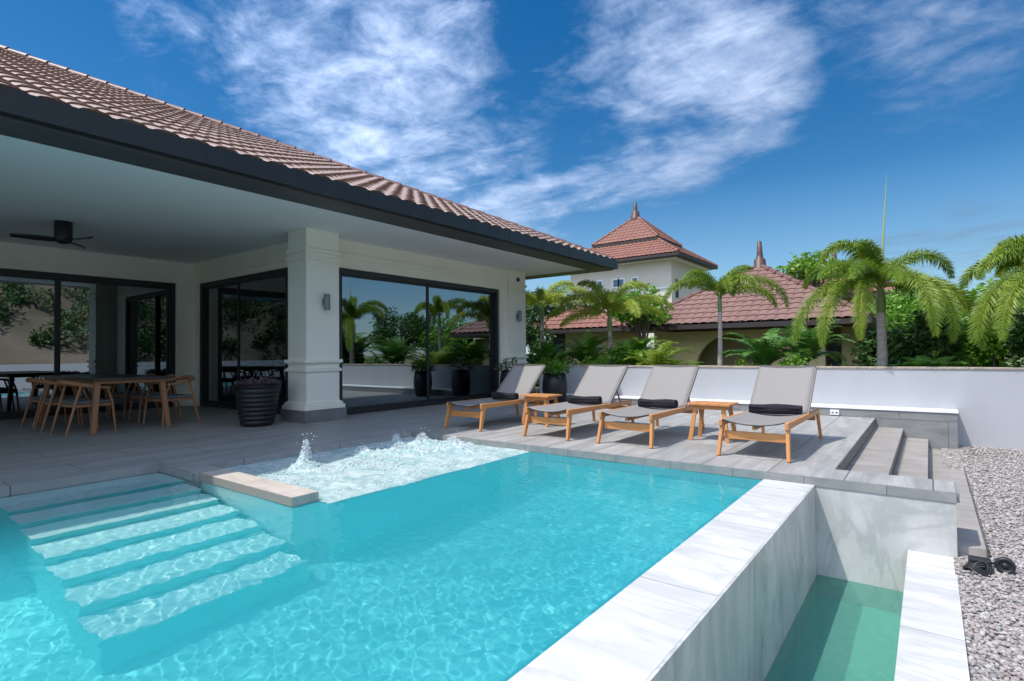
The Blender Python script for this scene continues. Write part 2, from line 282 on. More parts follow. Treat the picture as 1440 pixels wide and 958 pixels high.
# ------------------------------------------------------------------ tiled roof slopes
def tile_slope(mb, o, e, u, wfun, length, tw=.24, th=.30, amp=.03, lift=.022, seg=5):
    """o origin on the eave, e unit vector along the eave, u unit vector up the slope; wfun(s) -> (a,b) extent along the eave"""
    o = Vector(o); e = Vector(e); u = Vector(u); n = e.cross(u).normalized()
    if n.z < 0: n = -n
    rows = int(length / th) + 1
    prof = [math.pow(abs(math.sin(math.pi * k / seg)), .6) for k in range(seg + 1)]
    for i in range(rows):
        s0 = i * th; s1 = min(s0 + th * 1.02, length)
        if s1 - s0 < .02: continue
        a0, b0 = wfun(s0); a1, b1 = wfun(s1); lo = min(a0, a1); hi = max(b0, b1)
        k0 = math.floor(lo / tw); k1 = math.ceil(hi / tw)
        vs = []; nx = 0
        xs = [(k0 + j / seg) * tw for j in range((k1 - k0) * seg + 1)]
        jit = {}
        for j, x in enumerate(xs):
            h = prof[j % seg] * amp; t = j // seg
            if t not in jit: jit[t] = (random.uniform(-.003, .003), random.uniform(-.006, .006))
            c0 = min(max(x, a0), b0); c1 = min(max(x, a1), b1)
            vs.append(o + e * c0 + u * (s0 + .022 + jit[t][1]) + n * (h * .9 + jit[t][0] - .006))
            vs.append(o + e * c0 + u * (s0 + jit[t][1]) + n * (h + lift + jit[t][0]))
            vs.append(o + e * c1 + u * s1 + n * h)
        fs = []
        for j in range(len(xs) - 1):
            if xs[j + 1] <= lo or xs[j] >= hi: continue
            fs += [(j * 3, j * 3 + 3, j * 3 + 4, j * 3 + 1), (j * 3 + 1, j * 3 + 4, j * 3 + 5, j * 3 + 2)]
        mb.add(vs, fs, False)
def ridge_caps(mb, a, b, rad=.09, step=.36):
    a = Vector(a); b = Vector(b); L_ = (b - a).length; n = max(1, int(L_ / step)); d = (b - a) / n
    for i in range(n):
        p = a + d * i; q = a + d * (i + 1.12)
        mb.tube([p, p + d * .12, q], [rad * 1.22, rad * 1.12, rad * .88], 10)
def roofmat(name, c1, c2, c3, rough=.45):
    m = bpy.data.materials.new(name); m.use_nodes = True; nt = m.node_tree; N = nt.nodes; L = nt.links; b = N['Principled BSDF']
    tc = N.new('ShaderNodeTexCoord'); nz = N.new('ShaderNodeTexNoise'); nz.inputs['Scale'].default_value = .9; nz.inputs['Detail'].default_value = 8; L.new(tc.outputs['Object'], nz.inputs['Vector'])
    vo = N.new('ShaderNodeTexVoronoi'); vo.inputs['Scale'].default_value = 3.6; L.new(tc.outputs['Object'], vo.inputs['Vector'])
    m1 = N.new('ShaderNodeMixRGB'); L.new(nz.outputs['Fac'], m1.inputs[0]); m1.inputs[1].default_value = (*c1, 1); m1.inputs[2].default_value = (*c2, 1)
    sp = N.new('ShaderNodeSeparateColor'); L.new(vo.outputs['Color'], sp.inputs[0])
    ml = N.new('ShaderNodeMath'); ml.operation = 'MULTIPLY'; ml.inputs[1].default_value = .45; L.new(sp.outputs[0], ml.inputs[0])
    m2 = N.new('ShaderNodeMixRGB'); L.new(ml.outputs[0], m2.inputs[0]); L.new(m1.outputs[0], m2.inputs[1]); m2.inputs[2].default_value = (*c3, 1)
    L.new(m2.outputs[0], b.inputs['Base Color']); b.inputs['Roughness'].default_value = rough; return m
M_roof = roofmat('taupe_roof_tile', (.36, .25, .20), (.46, .335, .275), (.26, .17, .135), .45)
M_ridge = roofmat('dark_ridge_tile', (.16, .08, .065), (.20, .10, .08), (.12, .06, .05), .5)
M_roofred = roofmat('red_roof_tile', (.22, .095, .065), (.27, .12, .085), (.17, .07, .05), .65)
M_roofplum = roofmat('plum_roof_tile', (.21, .115, .092), (.26, .15, .12), (.16, .085, .07), .55)

# ------------------------------------------------------------------ ground, deck, pool shell
def ground():
    mb = MB(); xs = [-400, -60, .31, 1, 2, 3, 6, 12, 60, 400]; ys = [-400, -40, 0, 2, 4, 6, 8, 9.5, 11, 30, 400]
    xs = [.11, .31, 1, 2, 3, 6, 9.1]; ys = [-40, -12, 0, 2, 4, 6, 8, 9.5, 11.1]
    vs = [(x, y, -.58 + .018 * min(max(y, 0), 10.5)) for y in ys for x in xs]; n = len(xs)
    mb.add(vs, [(j * n + i, j * n + i + 1, (j + 1) * n + i + 1, (j + 1) * n + i) for j in range(len(ys) - 1) for i in range(n - 1)])
    m = bpy.data.materials.new('gravel_bed'); m.use_nodes = True; nt = m.node_tree; N = nt.nodes; L = nt.links; b = N['Principled BSDF']
    tc = N.new('ShaderNodeTexCoord'); vo = N.new('ShaderNodeTexVoronoi'); vo.inputs['Scale'].default_value = 42; L.new(tc.outputs['Object'], vo.inputs['Vector'])
    rp = N.new('ShaderNodeValToRGB'); L.new(vo.outputs['Color'], rp.inputs[0]); e = rp.color_ramp.elements; e[0].position = .2; e[0].color = (.13, .11, .10, 1); e[1].position = .8; e[1].color = (.48, .44, .41, 1)
    k = rp.color_ramp.elements.new(.5); k.color = (.33, .285, .26, 1)
    d = N.new('ShaderNodeMapRange'); L.new(vo.outputs['Distance'], d.inputs['Value']); d.inputs['From Max'].default_value = .6; d.inputs['To Min'].default_value = 1; d.inputs['To Max'].default_value = .0
    bp = N.new('ShaderNodeBump'); bp.inputs['Strength'].default_value = 1; bp.inputs['Distance'].default_value = .02; L.new(d.outputs[0], bp.inputs['Height'])
    L.new(rp.outputs[0], b.inputs['Base Color']); L.new(bp.outputs[0], b.inputs['Normal']); b.inputs['Roughness'].default_value = .9
    # cut the ground round the house and pool: the sheet is split in two, west part lies below everything
    mb2 = MB(); 
    tag(mb.build('gravel_bed', m), kind='structure')
    g2 = mat('garden_soil', (.10, .13, .045), .95, (.16, .15, .08), .7)
    mb2.box(-60, 11.35, -.6, 60, 90, -.36); mb2.add([(-600, 11.3, -.63), (600, 11.3, -.63), (600, 900, -.63), (-600, 900, -.63)], [(0, 1, 2, 3)]); mb2.add([(9.15, -600, -.63), (600, -600, -.63), (600, 11.3, -.63), (9.15, 11.3, -.63)], [(0, 1, 2, 3)]); mb2.add([(-600, -600, -.63), (-26, -600, -.63), (-26, 11.3, -.63), (-600, 11.3, -.63)], [(0, 1, 2, 3)]); mb2.add([(-26, -600, -.63), (9.15, -600, -.63), (9.15, -12, -.63), (-26, -12, -.63)], [(0, 1, 2, 3)]); tag(mb2.build('ground', g2), kind='structure')
ground()
DT = -1.7
def pool_floor_z():
    pass
mb = MB()     # paved terrace, everything at z = 0
for x0, y0, x1, y1 in ((-26, -12, -6.33, 2.36), (-26, 2.36, -5.88, 5.42), (-26, 5.42, -.72, 10.6), (-26, 10.6, -9.0, 14.5)):
    mb.box(x0, y0, -.5, x1, y1, 0)
mb.box(-5.88, 2.36, -.5, -5.54, 2.62, 0); mb.box(-6.329, -12, -.7, .12, -3.3, 0)
deck = tag(mb.build('terrace_deck', M_deck), kind='structure')
# coping edges, 2 mm proud of the deck face
mb = MB(); 
mb.box(-3.83, 5.395, -.075, .14, 5.418, -.002); mb.box(.138, 5.42, -.075, .16, 5.86, -.002); mb.box(-6.33, 2.338, -.07, -5.545, 2.358, -.002); mb.box(-5.878, 5.395, -.075, -3.83, 5.418, -.002)
tag(mb.build('deck_coping', M_deckedge), kind='structure')
# low wall beside the steps: coping slab on the marble back wall
mb = MB(); mb.box(-.72, 5.42, -.075, .136, 5.87, 0); cw = mb.build('coping_slab', M_deck)
t = empty('basin_wall', (-.3, 5.6, -.8)); cw.parent = t; cw.matrix_parent_inverse = t.matrix_basis.inverted()
mb = MB(); mb.box(-1.22, 5.402, -1.5, .136, 5.86, -.0755); mb.build('marble_facing', M_marblev, t).cycles.is_caustics_receiver = True
tag(t, 'veined marble end wall of the overflow basin under a grey coping slab', 'wall')
# pool shell
mb = MB()
F = -1.42
mb.box(-6.7, -3, F - .2, -1.2, 5.42, F)                                # floor
mb.box(-6.7, -3, F, -6.332, 2.36, -.002)                                  # west side
mb.box(-6.7, -3.4, F, -1.2, -3, -.02)                                 # south end
mb.box(-6.33, 2.362, F, -5.54, 2.62, -.52)
mb.box(-5.535, 2.425, F, -3.99, 2.62, -.081)                           # under the divider
mb.box(-3.86, 5.43, F, -1.2, 5.6, -.08)                                # north wall
mb.box(-5.84, 2.63, F, -3.83, 5.41, -.95)                              # spa floor block
mb.box(-4.0, 2.63, -.95, -3.83, 5.41, -.10)                            # spa weir wall
mb.box(-1.26, -3, F, -1.225, 5.42, -.085)
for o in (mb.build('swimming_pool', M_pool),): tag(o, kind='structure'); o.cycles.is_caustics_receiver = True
t = empty('pool_stairs', (-5.2, 1.7, -.9))
for i in range(7):
    x1 = -5.75 + .345 * i; zt = -.135 - .155 * i
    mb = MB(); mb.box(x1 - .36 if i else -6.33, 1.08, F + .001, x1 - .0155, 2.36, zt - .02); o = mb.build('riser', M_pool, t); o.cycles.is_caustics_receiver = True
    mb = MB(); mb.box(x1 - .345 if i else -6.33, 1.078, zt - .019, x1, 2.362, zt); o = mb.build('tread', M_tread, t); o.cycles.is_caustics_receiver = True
tag(t, 'underwater pool stairs with pale treads going down beside the terrace', 'stairs')
# divider wall between pool stairs and spa
t = empty('pool_divider', (-4.7, 2.5, -.1))
mb = MB(); mb.box(-5.535, 2.40, -.078, -3.97, 2.64, 0); mb.build('coping', tile_mat('divider_tile', (.44, .38, .32), (.56, .49, .43), (.25, .22, .19), .6, .6, off=(.35, .1, 0), grain=(3, 8, 1)), t, bevel=.006)
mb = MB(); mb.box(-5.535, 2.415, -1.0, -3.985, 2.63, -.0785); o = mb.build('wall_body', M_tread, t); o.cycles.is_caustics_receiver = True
tag(t, 'short tan coped divider wall standing between pool stairs and bubbling spa', 'wall')
# infinity edge and overflow basin
t = empty('infinity_wall', (-1.03, 1, -.8))
mb = MB(); mb.box(-1.225, -3.3, -1.6, -.83, 5.40, -.066); mb.build('marble_top', [M_marble], t).cycles.is_caustics_receiver = True
mb = MB(); mb.box(-.829, -3.3, -1.6, -.815, 5.399, -.0662); mb.build('marble_side', M_marblev, t).cycles.is_caustics_receiver = True
tag(t, 'broad white marble infinity wall running along the pool edge', 'wall')
t = empty('basin_rim', (0, 1, -.8))
mb = MB(); mb.box(-.17, -3.3, -1.6, .12, 5.40, -.49); mb.build('marble_rim', M_marble, t).cycles.is_caustics_receiver = True
tag(t, 'lower white marble rim between green overflow basin and gravel', 'wall')
mb = MB(); mb.box(-.83, -3.3, -1.62, -.17, 5.40, -1.3); o = tag(mb.build('overflow_basin', M_basin), kind='structure'); o.cycles.is_caustics_receiver = True
# ------------------------------------------------------------------ water sheets
def sheet(name, x0, y0, x1, y1, z, step, hfun, m, keep=None, kind='structure'):
    nx = int(round((x1 - x0) / step)); ny = int(round((y1 - y0) / step)); vs = []; fs = []
    for j in range(ny + 1):
        for i in range(nx + 1):
            x = x0 + (x1 - x0) * i / nx; y = y0 + (y1 - y0) * j / ny; vs.append((x, y, z + hfun(x, y)))
    for j in range(ny):
        for i in range(nx):
            x = x0 + (x1 - x0) * (i + .5) / nx; y = y0 + (y1 - y0) * (j + .5) / ny
            if keep is None or keep(x, y): fs.append((j * (nx + 1) + i, j * (nx + 1) + i + 1, (j + 1) * (nx + 1) + i + 1, (j + 1) * (nx + 1) + i))
    mb = MB(); mb.add(vs, fs, True); return tag(mb.build(name, m), kind=kind)
def ripple(x, y):
    v = Vector((x, y, 0)); w = noise.noise(v * .7 + Vector((5, 1, 2)))
    X = x * math.cos(.5) - y * math.sin(.5); Y = x * math.sin(.5) + y * math.cos(.5)
    a = .0045 * noise.noise(Vector((X * 1.0, Y * 2.0, 1))) + .0009 * noise.noise(Vector((X * 4.2 + w, Y * 9, 4))) + .0010 * noise.noise(Vector((X * 9 + w, Y * 19, 9))) + .0009 * noise.noise(Vector((X * 18 + w, Y * 34, 2)))
    nr = max(0.0, 1 - max(0, y - 1.0) / 2.5) * max(0, min(1, (x + 5.4) / 1.5))
    a += nr * (.0022 * noise.noise(Vector((X * 3.0, Y * 7.0, 14))) + .001 * noise.noise(Vector((X * 8.0, Y * 16.0, 24))))
    dd = max(0.0, 1 - math.hypot(x + 4.0, y - 3.9) / 3.2)                      # livelier near the spa
    return a * (1.0 + 1.0 * dd)
def in_pool(x, y):
    if y > 2.36 and x < -5.54: return False
    if y > 2.41 and x < -3.97 and y < 2.64: return False
    if y >= 2.63 and x < -3.84: return False
    return True
W = sheet('pool_water', -6.33, -2.4, -1.215, 5.42, -.078, .0155, ripple, M_water, in_pool); W.cycles.is_caustics_caster = True
W2 = sheet('basin_water', -.82, -2.6, -.165, 5.405, -.83, .022, lambda x, y: ripple(x * 1.3 + 20, y * 1.3) * .8, M_basinwater); W2.cycles.is_caustics_caster = True
def foam_mat():
    m = bpy.data.materials.new('spa_foam'); m.use_nodes = True; nt = m.node_tree; N = nt.nodes; L = nt.links; b = N['Principled BSDF']
    tc = N.new('ShaderNodeTexCoord'); nz = N.new('ShaderNodeTexNoise'); nz.inputs['Scale'].default_value = 4.5; nz.inputs['Detail'].default_value = 10; nz.inputs['Roughness'].default_value = .7; nz.inputs['Distortion'].default_value = .8; L.new(tc.outputs['Object'], nz.inputs['Vector'])
    rp = N.new('ShaderNodeMapRange'); rp.inputs['From Min'].default_value = .38; rp.inputs['From Max'].default_value = .60; L.new(nz.outputs['Fac'], rp.inputs['Value'])
    mx = N.new('ShaderNodeMixRGB'); L.new(rp.outputs[0], mx.inputs[0]); mx.inputs[1].default_value = (.30, .47, .46, 1); mx.inputs[2].default_value = (.56, .65, .63, 1); L.new(mx.outputs[0], b.inputs['Base Color'])
    b.inputs['Roughness'].default_value = .35; b.inputs['Specular IOR Level'].default_value = .4
    bp = N.new('ShaderNodeBump'); bp.inputs['Strength'].default_value = 1; bp.inputs['Distance'].default_value = .05; L.new(nz.outputs['Fac'], bp.inputs['Height']); L.new(bp.outputs[0], b.inputs['Normal']); return m
M_foam = foam_mat(); M_froth = mat('white_froth', (.86, .89, .90), .6, (.78, .83, .85), 30, trans=.25)
JETS = [(-5.18, 3.29, .22, .17), (-5.05, 4.45, .09, .34), (-5.2, 4.95, .12, .30), (-4.8, 5.1, .10, .32), (-5.3, 4.1, .08, .28), (-4.5, 5.0, .06, .3), (-5.4, 4.7, .12, .2), (-4.9, 3.7, .04, .3), (-4.75, 4.6, .06, .3)]
def spa_h(x, y):
    h = .016 * noise.noise(Vector((x * 4, y * 4, 2))) + .012 * noise.noise(Vector((x * 10, y * 12, 7))) + .006 * noise.noise(Vector((x * 24, y * 26, 7)))
    edge = min(1, max(0, (-3.84 - x) / .25), max(0, (x + 5.9) / .15), max(0, (5.42 - y) / .15), max(0, (y - 2.6) / .15))
    b = 0
    for jx, jy, jh, jr in JETS:
        d = math.hypot(x - jx, y - jy) / jr
        if d < 1.6: b += jh * .6 * math.exp(-d * d * 2.2) * (1 + .9 * noise.noise(Vector((x * 22, y * 22, 3))) + .5 * noise.noise(Vector((x * 50, y * 50, 6))))
    return h * (.3 + .7 * edge) + b * min(1, edge * 2) - .022 * max(0, (x + 3.86) / .06)
spa = sheet('spa_water', -5.885, 2.628, -3.80, 5.42, -.07, .02, spa_h, M_foam)
def froth():
    random.seed(5); mb = MB()
    ico = [(0, 0, 1), (.894, 0, .447), (.276, .851, .447), (-.724, .526, .447), (-.724, -.526, .447), (.276, -.851, .447), (.724, .526, -.447), (-.276, .851, -.447), (-.894, 0, -.447), (-.276, -.851, -.447), (.724, -.526, -.447), (0, 0, -1)]
    fi = [(0, 1, 2), (0, 2, 3), (0, 3, 4), (0, 4, 5), (0, 5, 1), (1, 6, 2), (2, 7, 3), (3, 8, 4), (4, 9, 5), (5, 10, 1), (2, 6, 7), (3, 7, 8), (4, 8, 9), (5, 9, 10), (1, 10, 6), (7, 6, 11), (8, 7, 11), (9, 8, 11), (10, 9, 11), (6, 10, 11)]
    def drop(p, r_, st=1):
        mb.add([(p[0] + a * r_, p[1] + b * r_, p[2] + c * r_ * st) for a, b, c in ico], fi, True)
    for jx, jy, jh, jr in JETS:
        n = int(2600 * jh + 120)
        for _ in range(n):
            a = random.uniform(0, 6.283); u = random.random(); hh = random.random() ** 1.3
            rr = jr * .55 * (1 - hh * .75) * math.sqrt(u); z = -.07 + hh * jh * 1.35
            drop((jx + rr * math.cos(a), jy + rr * math.sin(a), z), random.uniform(.003, .010) * (1.1 - hh * .6), random.uniform(.8, 1.5))
        for _ in range(int(30 * jh / .2)):      # spray
            a = random.uniform(0, 6.283); rr = jr * random.uniform(.1, 1.1); drop((jx + rr * math.cos(a) * .7, jy + rr * math.sin(a) * .7, -.05 + random.uniform(.3, 1.75) * jh), random.uniform(.002, .006))
    for _ in range(2600):
        x = random.uniform(-5.7, -3.95); y = random.uniform(2.75, 5.3)
        if noise.noise(Vector((x * 2.2, y * 2.2, 8))) > -.02: drop((x, y, -.062 + spa_h(x, y)), random.uniform(.004, .011), .5)
    tag(mb.build('foam', M_froth), 'white foam and splashing jets on the spa water', 'foam', kind='stuff')
froth()
# ------------------------------------------------------------------ outdoor steps, skirting, boundary wall
t = empty('terrace_steps', (-.3, 8.2, -.43))
for i, (x0, x1, z) in enumerate(((-.72, -.352, -.14), (-.352, -.045, -.28))):
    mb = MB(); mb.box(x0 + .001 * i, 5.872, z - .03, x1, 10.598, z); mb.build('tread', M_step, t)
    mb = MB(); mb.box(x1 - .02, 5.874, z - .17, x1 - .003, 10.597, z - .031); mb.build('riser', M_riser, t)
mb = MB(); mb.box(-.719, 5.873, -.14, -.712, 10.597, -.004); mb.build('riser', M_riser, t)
tag(t, 'three grey tiled steps leading down from the deck to the gravel', 'steps')
mb = MB(); mb.box(.141, 5.5, -.62, .31, 10.6, -.42); mb.box(-.06, 5.88, -.62, .14, 10.6, -.42); tag(mb.build('path', M_step), kind='structure')
mb = MB(); mb.box(.312, 5.5, -.62, .322, 11.0, -.415); mb.build('path_edging', M_riser)['kind'] = 'structure'
t = empty('planter_ledge', (-3.4, 10.8, 0))
mb = MB(); mb.box(-7.3, 10.6, -.5, .31, 10.998, .13); mb.build('tiled_face', M_skirt, t)
mb = MB(); mb.box(-7.3, 10.585, .13, .325, 10.997, .158); mb.build('ledge_top', M_white, t, bevel=.004)
tag(t, 'long grey tiled ledge with a white top along the boundary wall', 'ledge')
t = empty('boundary_wall', (-2, 11.1, -.4))
mb = MB(); mb.box(-7.3, 11.0, -.6, 14, 11.2, .775); mb.box(-7.5, 11.0, -.6, -7.302, 12.2, .775); mb.build('wall_body', M_wallblue, t)
mb = MB()
x = -7.51; random.seed(3)
while x < 14: 
    w_ = random.uniform(.9, 1.4); mb.box(x, 10.985, .776, min(x + w_, 14), 11.215, .812 + random.uniform(-.004, .004)); x += w_ + .004
mb.build('wall_cap', M_cap, t, bevel=.006)
tag(t, 'pale grey blue boundary wall with weathered sandy cap behind loungers', 'wall')
# side boundary on the east, seen in the window reflections
t = empty('garden_wall', (8, 0, -.4))
mb = MB(); mb.box(9, -14, -.6, 9.2, 10.98, .8); mb.build('wall_body', M_white, t)
tag(t, 'low white garden wall running along the far side of the gravel', 'wall')
# ------------------------------------------------------------------ main house
HS = empty('house', (-13, 9, 0)); tag(HS, 'single storey cream house with tiled hip roof, charcoal gutter and glass doors', 'house')
CZ = 3.2
mb = MB(); mb.box(-8.8, 5.8, 2.69, -8.5, 11.8, CZ); mb.box(-8.8, 10.75, 0, -8.5, 11.8, 2.689)     # above + right of the big window
mb.box(-8.8, 11.81, 0, -21, 12.0, CZ)
mb.box(-13.3, 5.62, 2.73, -8.8, 5.82, CZ); mb.box(-13.3, 5.62, 0, -12.99, 5.82, 2.729); mb.box(-9.40, 5.62, 0, -8.81, 5.82, 2.729)
mb.box(-13.5, -9, 2.73, -13.3, 5.82, CZ); mb.box(-13.5, 5.26, 0, -13.302, 5.82, 2.729); mb.box(-13.5, -9, 0, -13.3, -3.6, 2.729)
mb.build('wall', M_cream, HS)
mb = MB()     # mouldings
def ring(z0, z1, p, x0, y0, x1, y1): mb.box(x0 - p, y0 - p, z0, x1 + p, y1 + p, z1)
mb.box(-8.5, 5.81, 2.86, -8.478, 10.94, 2.885); mb.box(-8.5, 5.81, 2.95, -8.47, 10.94, 2.975)
mb.box(-8.5, 5.99, 2.69, -8.485, 10.76, 2.75); mb.box(-8.499, 10.75, .05, -8.484, 10.82, 2.69)
mb.box(-13.29, 5.597, 2.86, -8.7, 5.62, 2.885); mb.box(-13.0, 5.605, 2.73, -9.39, 5.62, 2.79); mb.box(-13.06, 5.603, .0, -12.99, 5.62, 2.79)
mb.box(-13.3, -3.6, 2.86, -13.277, 5.6, 2.885); mb.box(-13.3, -3.6, 2.73, -13.285, 5.33, 2.79); mb.box(-13.3, 5.26, 0, -13.286, 5.33, 2.729)
mb.build('moulding', M_cream, HS)
def pilaster(x0, y0, x1, y1):
    c = empty('column', (0, 0, 0)); c.parent = HS; c.matrix_parent_inverse = HS.matrix_basis.inverted()
    m1 = MB(); m1.box(x0, y0, .2, x1, y1, CZ - .001); m1.build('shaft', M_cream, c)
    m1 = MB()
    for z0, z1, p in ((.20, .27, .07), (.27, .31, .045), (.31, .33, .02), (.83, .87, .035), (.87, .89, .02), (.955, .975, .02), (.975, 1.03, .045), (2.66, 2.69, .02), (2.69, 2.74, .03), (2.80, 2.82, .015), (2.82, 2.88, .03)):
        m1.box(x0 - p, y0 - p, z0, x1 + p, y1 + p, z1 - .002)
    m1.build('moulding', M_cream, c, bevel=.004)
    m1 = MB(); m1.box(x0 - .085, y0 - .085, -.01, x1 + .085, y1 + .085, .198); m1.build('plinth', M_plinth, c)
pilaster(-8.66, 5.17, -8.12, 5.80); pilaster(-8.75, 11.05, -8.42, 11.75)
mb = MB(); mb.box(-21, 5.83, -.02, -8.81, 11.8, .004); mb.box(-21, -9, -.02, -13.51, 5.829, .004); mb.build('interior_floor', mat('interior_tile', (.28, .27, .25), .25), HS)
mb = MB(); mb.box(-21.2, -9, 0, -21, 12, CZ); mb.box(-21, 12.001, 0, -8.81, 12.1, .2); mb.box(-17.2, 9.9, 0, -13.6, 10.1, CZ - .02); mb.box(-17.4, 5.83, 0, -17.2, 7.4, CZ - .02)
mb.build('interior_wall', mat('interior_paint', (.42, .42, .40), .8), HS)
mb = MB(); mb.box(-26, -12, CZ, -6.9, 12.85, CZ + .05); mb.build('ceiling', M_ceiling, HS)
mb = MB()
mb.box(-6.9, -12, CZ - .002, -6.42, 12.84, CZ + .06); mb.box(-26, 12.3, CZ - .003, -6.9, 12.84, CZ - .001)
mb.build('soffit_board', M_fascia, HS)
mb = MB(); mb.box(-6.42, -12, CZ + .02, -6.30, 12.86, CZ + .235); mb.box(-26, 12.74, CZ + .02, -6.421, 12.86, CZ + .235)
for i in range(18): y = -6 + i * 1.1; mb.box(-6.304, y, CZ + .018, -6.296, y + .04, CZ + .238)
mb.build('gutter', M_black, HS)
sl = .455; EZ = CZ + .22; cs = 1 / math.hypot(1, sl); up = Vector((-cs, 0, sl * cs)); Lm = 11.3 / cs
rf = MB(); random.seed(11)
tile_slope(rf, (-6.36, 12.8, EZ), (0, -1, 0), up, lambda s: (s * cs, 23.0), Lm, tw=.31, th=.37, amp=.042, lift=.024, seg=6)
rfo = rf.build('roof', M_roof, HS)
mb = MB(); a = Vector((-6.38, 12.82, EZ - .02)); k = 11.3
b_ = Vector((-6.38 - k, 12.82 - k, EZ + sl * k - .02))
mb.add([a, (-26, 12.82, EZ - .02), (-26, 12.82 - k, b_.z), b_], [(0, 1, 2, 3)]); mb.add([(-6.38 - k, -11, b_.z), b_, (-26, 12.82 - k, b_.z), (-26, -11, b_.z)], [(0, 1, 2, 3)])
mb.add([(-6.38, -11, EZ - .05), (-6.38, 12.8, EZ - .05), tuple(b_ - Vector((0, 0, .05))), (-6.38 - k, -11, b_.z - .05)], [(0, 1, 2, 3)])
q = mb.build('roof_deck', M_ridge, HS)
mb = MB(); ridge_caps(mb, a + Vector((-.05, -.05, .05)), b_ + Vector((0, 0, .06)), .085, .42); mb.build('hip_ridge', M_ridge, HS)
def slider(axis, plane, a0, a1, z0, z1, splits, pm, fw=.09, depth=.07, sgn=1, blinds=None):
    """sliding glass doors: axis 'y' lies in the plane x=plane, axis 'x' in the plane y=plane"""
    w_ = empty('sliding_door', (0, 0, 0)); w_.parent = HS; w_.matrix_parent_inverse = HS.matrix_basis.inverted()
    fr = MB()
    def bx(mb_, u0, u1, za, zb, d0, d1):
        if axis == 'y': mb_.box(plane + d0, u0, za, plane + d1, u1, zb)
        else: mb_.box(u0, plane + d0, za, u1, plane + d1, zb)
    bx(fr, a0, a1, z1 - fw, z1, -depth, depth); bx(fr, a0, a1, z0, z0 + .07, -depth, depth); bx(fr, a0, a0 + fw, z0 + .05, z1 - fw, -depth, depth); bx(fr, a1 - fw, a1, z0 + .05, z1 - fw, -depth, depth)
    fr.build('frame', M_black, w_)
    e = [a0 + fw] + list(splits) + [a1 - fw]
    for i in range(len(e) - 1):
        d = -.03 if i % 2 else .01; mb_ = MB()
        for u0, u1, za, zb in ((e[i], e[i] + .05, z0 + .05, z1 - fw), (e[i + 1] - .05, e[i + 1], z0 + .05, z1 - fw)): bx(mb_, u0, u1, za, zb, d - .02, d + .02)
        bx(mb_, e[i] + .05, e[i + 1] - .05, z0 + .05, z0 + .12, d - .02, d + .02); bx(mb_, e[i] + .05, e[i + 1] - .05, z1 - fw - .05, z1 - fw, d - .02, d + .02)
        mb_.build('sash', M_black, w_)
        mb_ = MB(); bx(mb_, e[i] + .05, e[i + 1] - .05, z0 + .12, z1 - fw - .05, d - .003, d + .003); mb_.build('pane', pm, w_)
slider('y', -8.6, 6.05, 10.74, .01, 2.688, [8.38], M_pane)
slider('x', 5.70, -12.985, -9.41, .01, 2.728, [-11.35], M_panedark)
slider('y', -13.38, -3.59, 5.25, .01, 2.728, [-1.1, .9, 3.2], M_pane)
# venetian blind behind the far half of the big window
t = empty('window_blind', (-8.9, 9.6, 1.2))
mb = MB()
for i in range(46): z = .5 + i * .045; mb.hexa([(-8.92, 8.6, z), (-8.885, 8.6, z + .012), (-8.885, 10.6, z + .012), (-8.92, 10.6, z)], [(-8.92, 8.6, z + .003), (-8.885, 8.6, z + .015), (-8.885, 10.6, z + .015), (-8.92, 10.6, z + .003)])
mb.build('slats', M_white, t); mb = MB(); mb.box(-8.93, 8.58, 2.56, -8.87, 10.62, 2.62); mb.build('head_rail', M_white, t)
tag(t, 'horizontal slatted blind hanging behind the far pane of the poolside window', 'blind')
# wall lamps, camera, fan, socket
def lamp(x, y, z, label):
    t = empty('wall_lamp', (x, y, z)); mb = MB(); mb.box(0, -.035, -.05, .05, .035, .05); mb.build('bracket', M_grey, t, local=True)
    mb = MB(); mb.lathe([(.0, -.135), (.045, -.135), (.048, -.13), (.048, .13), (.045, .135), (0, .135)], (.095, 0, 0), 20); mb.build('shade', M_grey, t, local=True)
    tag(t, label, 'lamp', 'grey tube lamps on the house wall')
lamp(-8.12, 5.5, 1.99, 'grey tube wall lamp on the near cream column'); lamp(-8.42, 11.36, 2.05, 'grey tube wall lamp on the far corner pilaster')
t = empty('security_camera', (-8.42, 11.35, 2.98)); mb = MB(); mb.lathe([(0, 0), (.07, 0), (.07, .05), (.0, .05)], (0, 0, 0), 20, 'x'); mb.build('housing', M_white, t, local=True)
mb = MB(); mb.lathe([(.055, 0), (.05, .03), (.03, .05), (0, .058)], (.05, 0, -.0), 16, 'x'); mb.build('lens_dome', M_black, t, local=True)
tag(t, 'small white security camera with black dome under the far eave', 'camera')
t = empty('ceiling_fan', (-10.62, 2.6, CZ)); mb = MB(); mb.lathe([(0, 0), (.115, 0), (.115, -.27), (.105, -.30), (.06, -.335), (0, -.34)], (0, 0, 0), 24); mb.build('motor_housing', M_black, t, local=True)
for k in range(3):
    a = R(20 + 120 * k); mb = MB(); pts = []
    nS = 12
    vs = []
    for i in range(nS + 1):
        s = i / nS; r_ = .09 + .52 * s; w_ = (.035 + .055 * math.sin(math.pi * min(1, s * 1.15 + .1)) ** .8) * (1 if s < .96 else .6)
        for sg in (-1, 1):
            px, py = r_, sg * w_; vs.append((px * math.cos(a) - py * math.sin(a), px * math.sin(a) + py * math.cos(a), -.285 + sg * .02))
    mb.add(vs, [(2 * i, 2 * i + 1, 2 * i + 3, 2 * i + 2) for i in range(nS)], True); mb.build('blade', M_black, t, local=True, solid=.012)
tag(t, 'black three bladed ceiling fan above the dining table', 'fan')
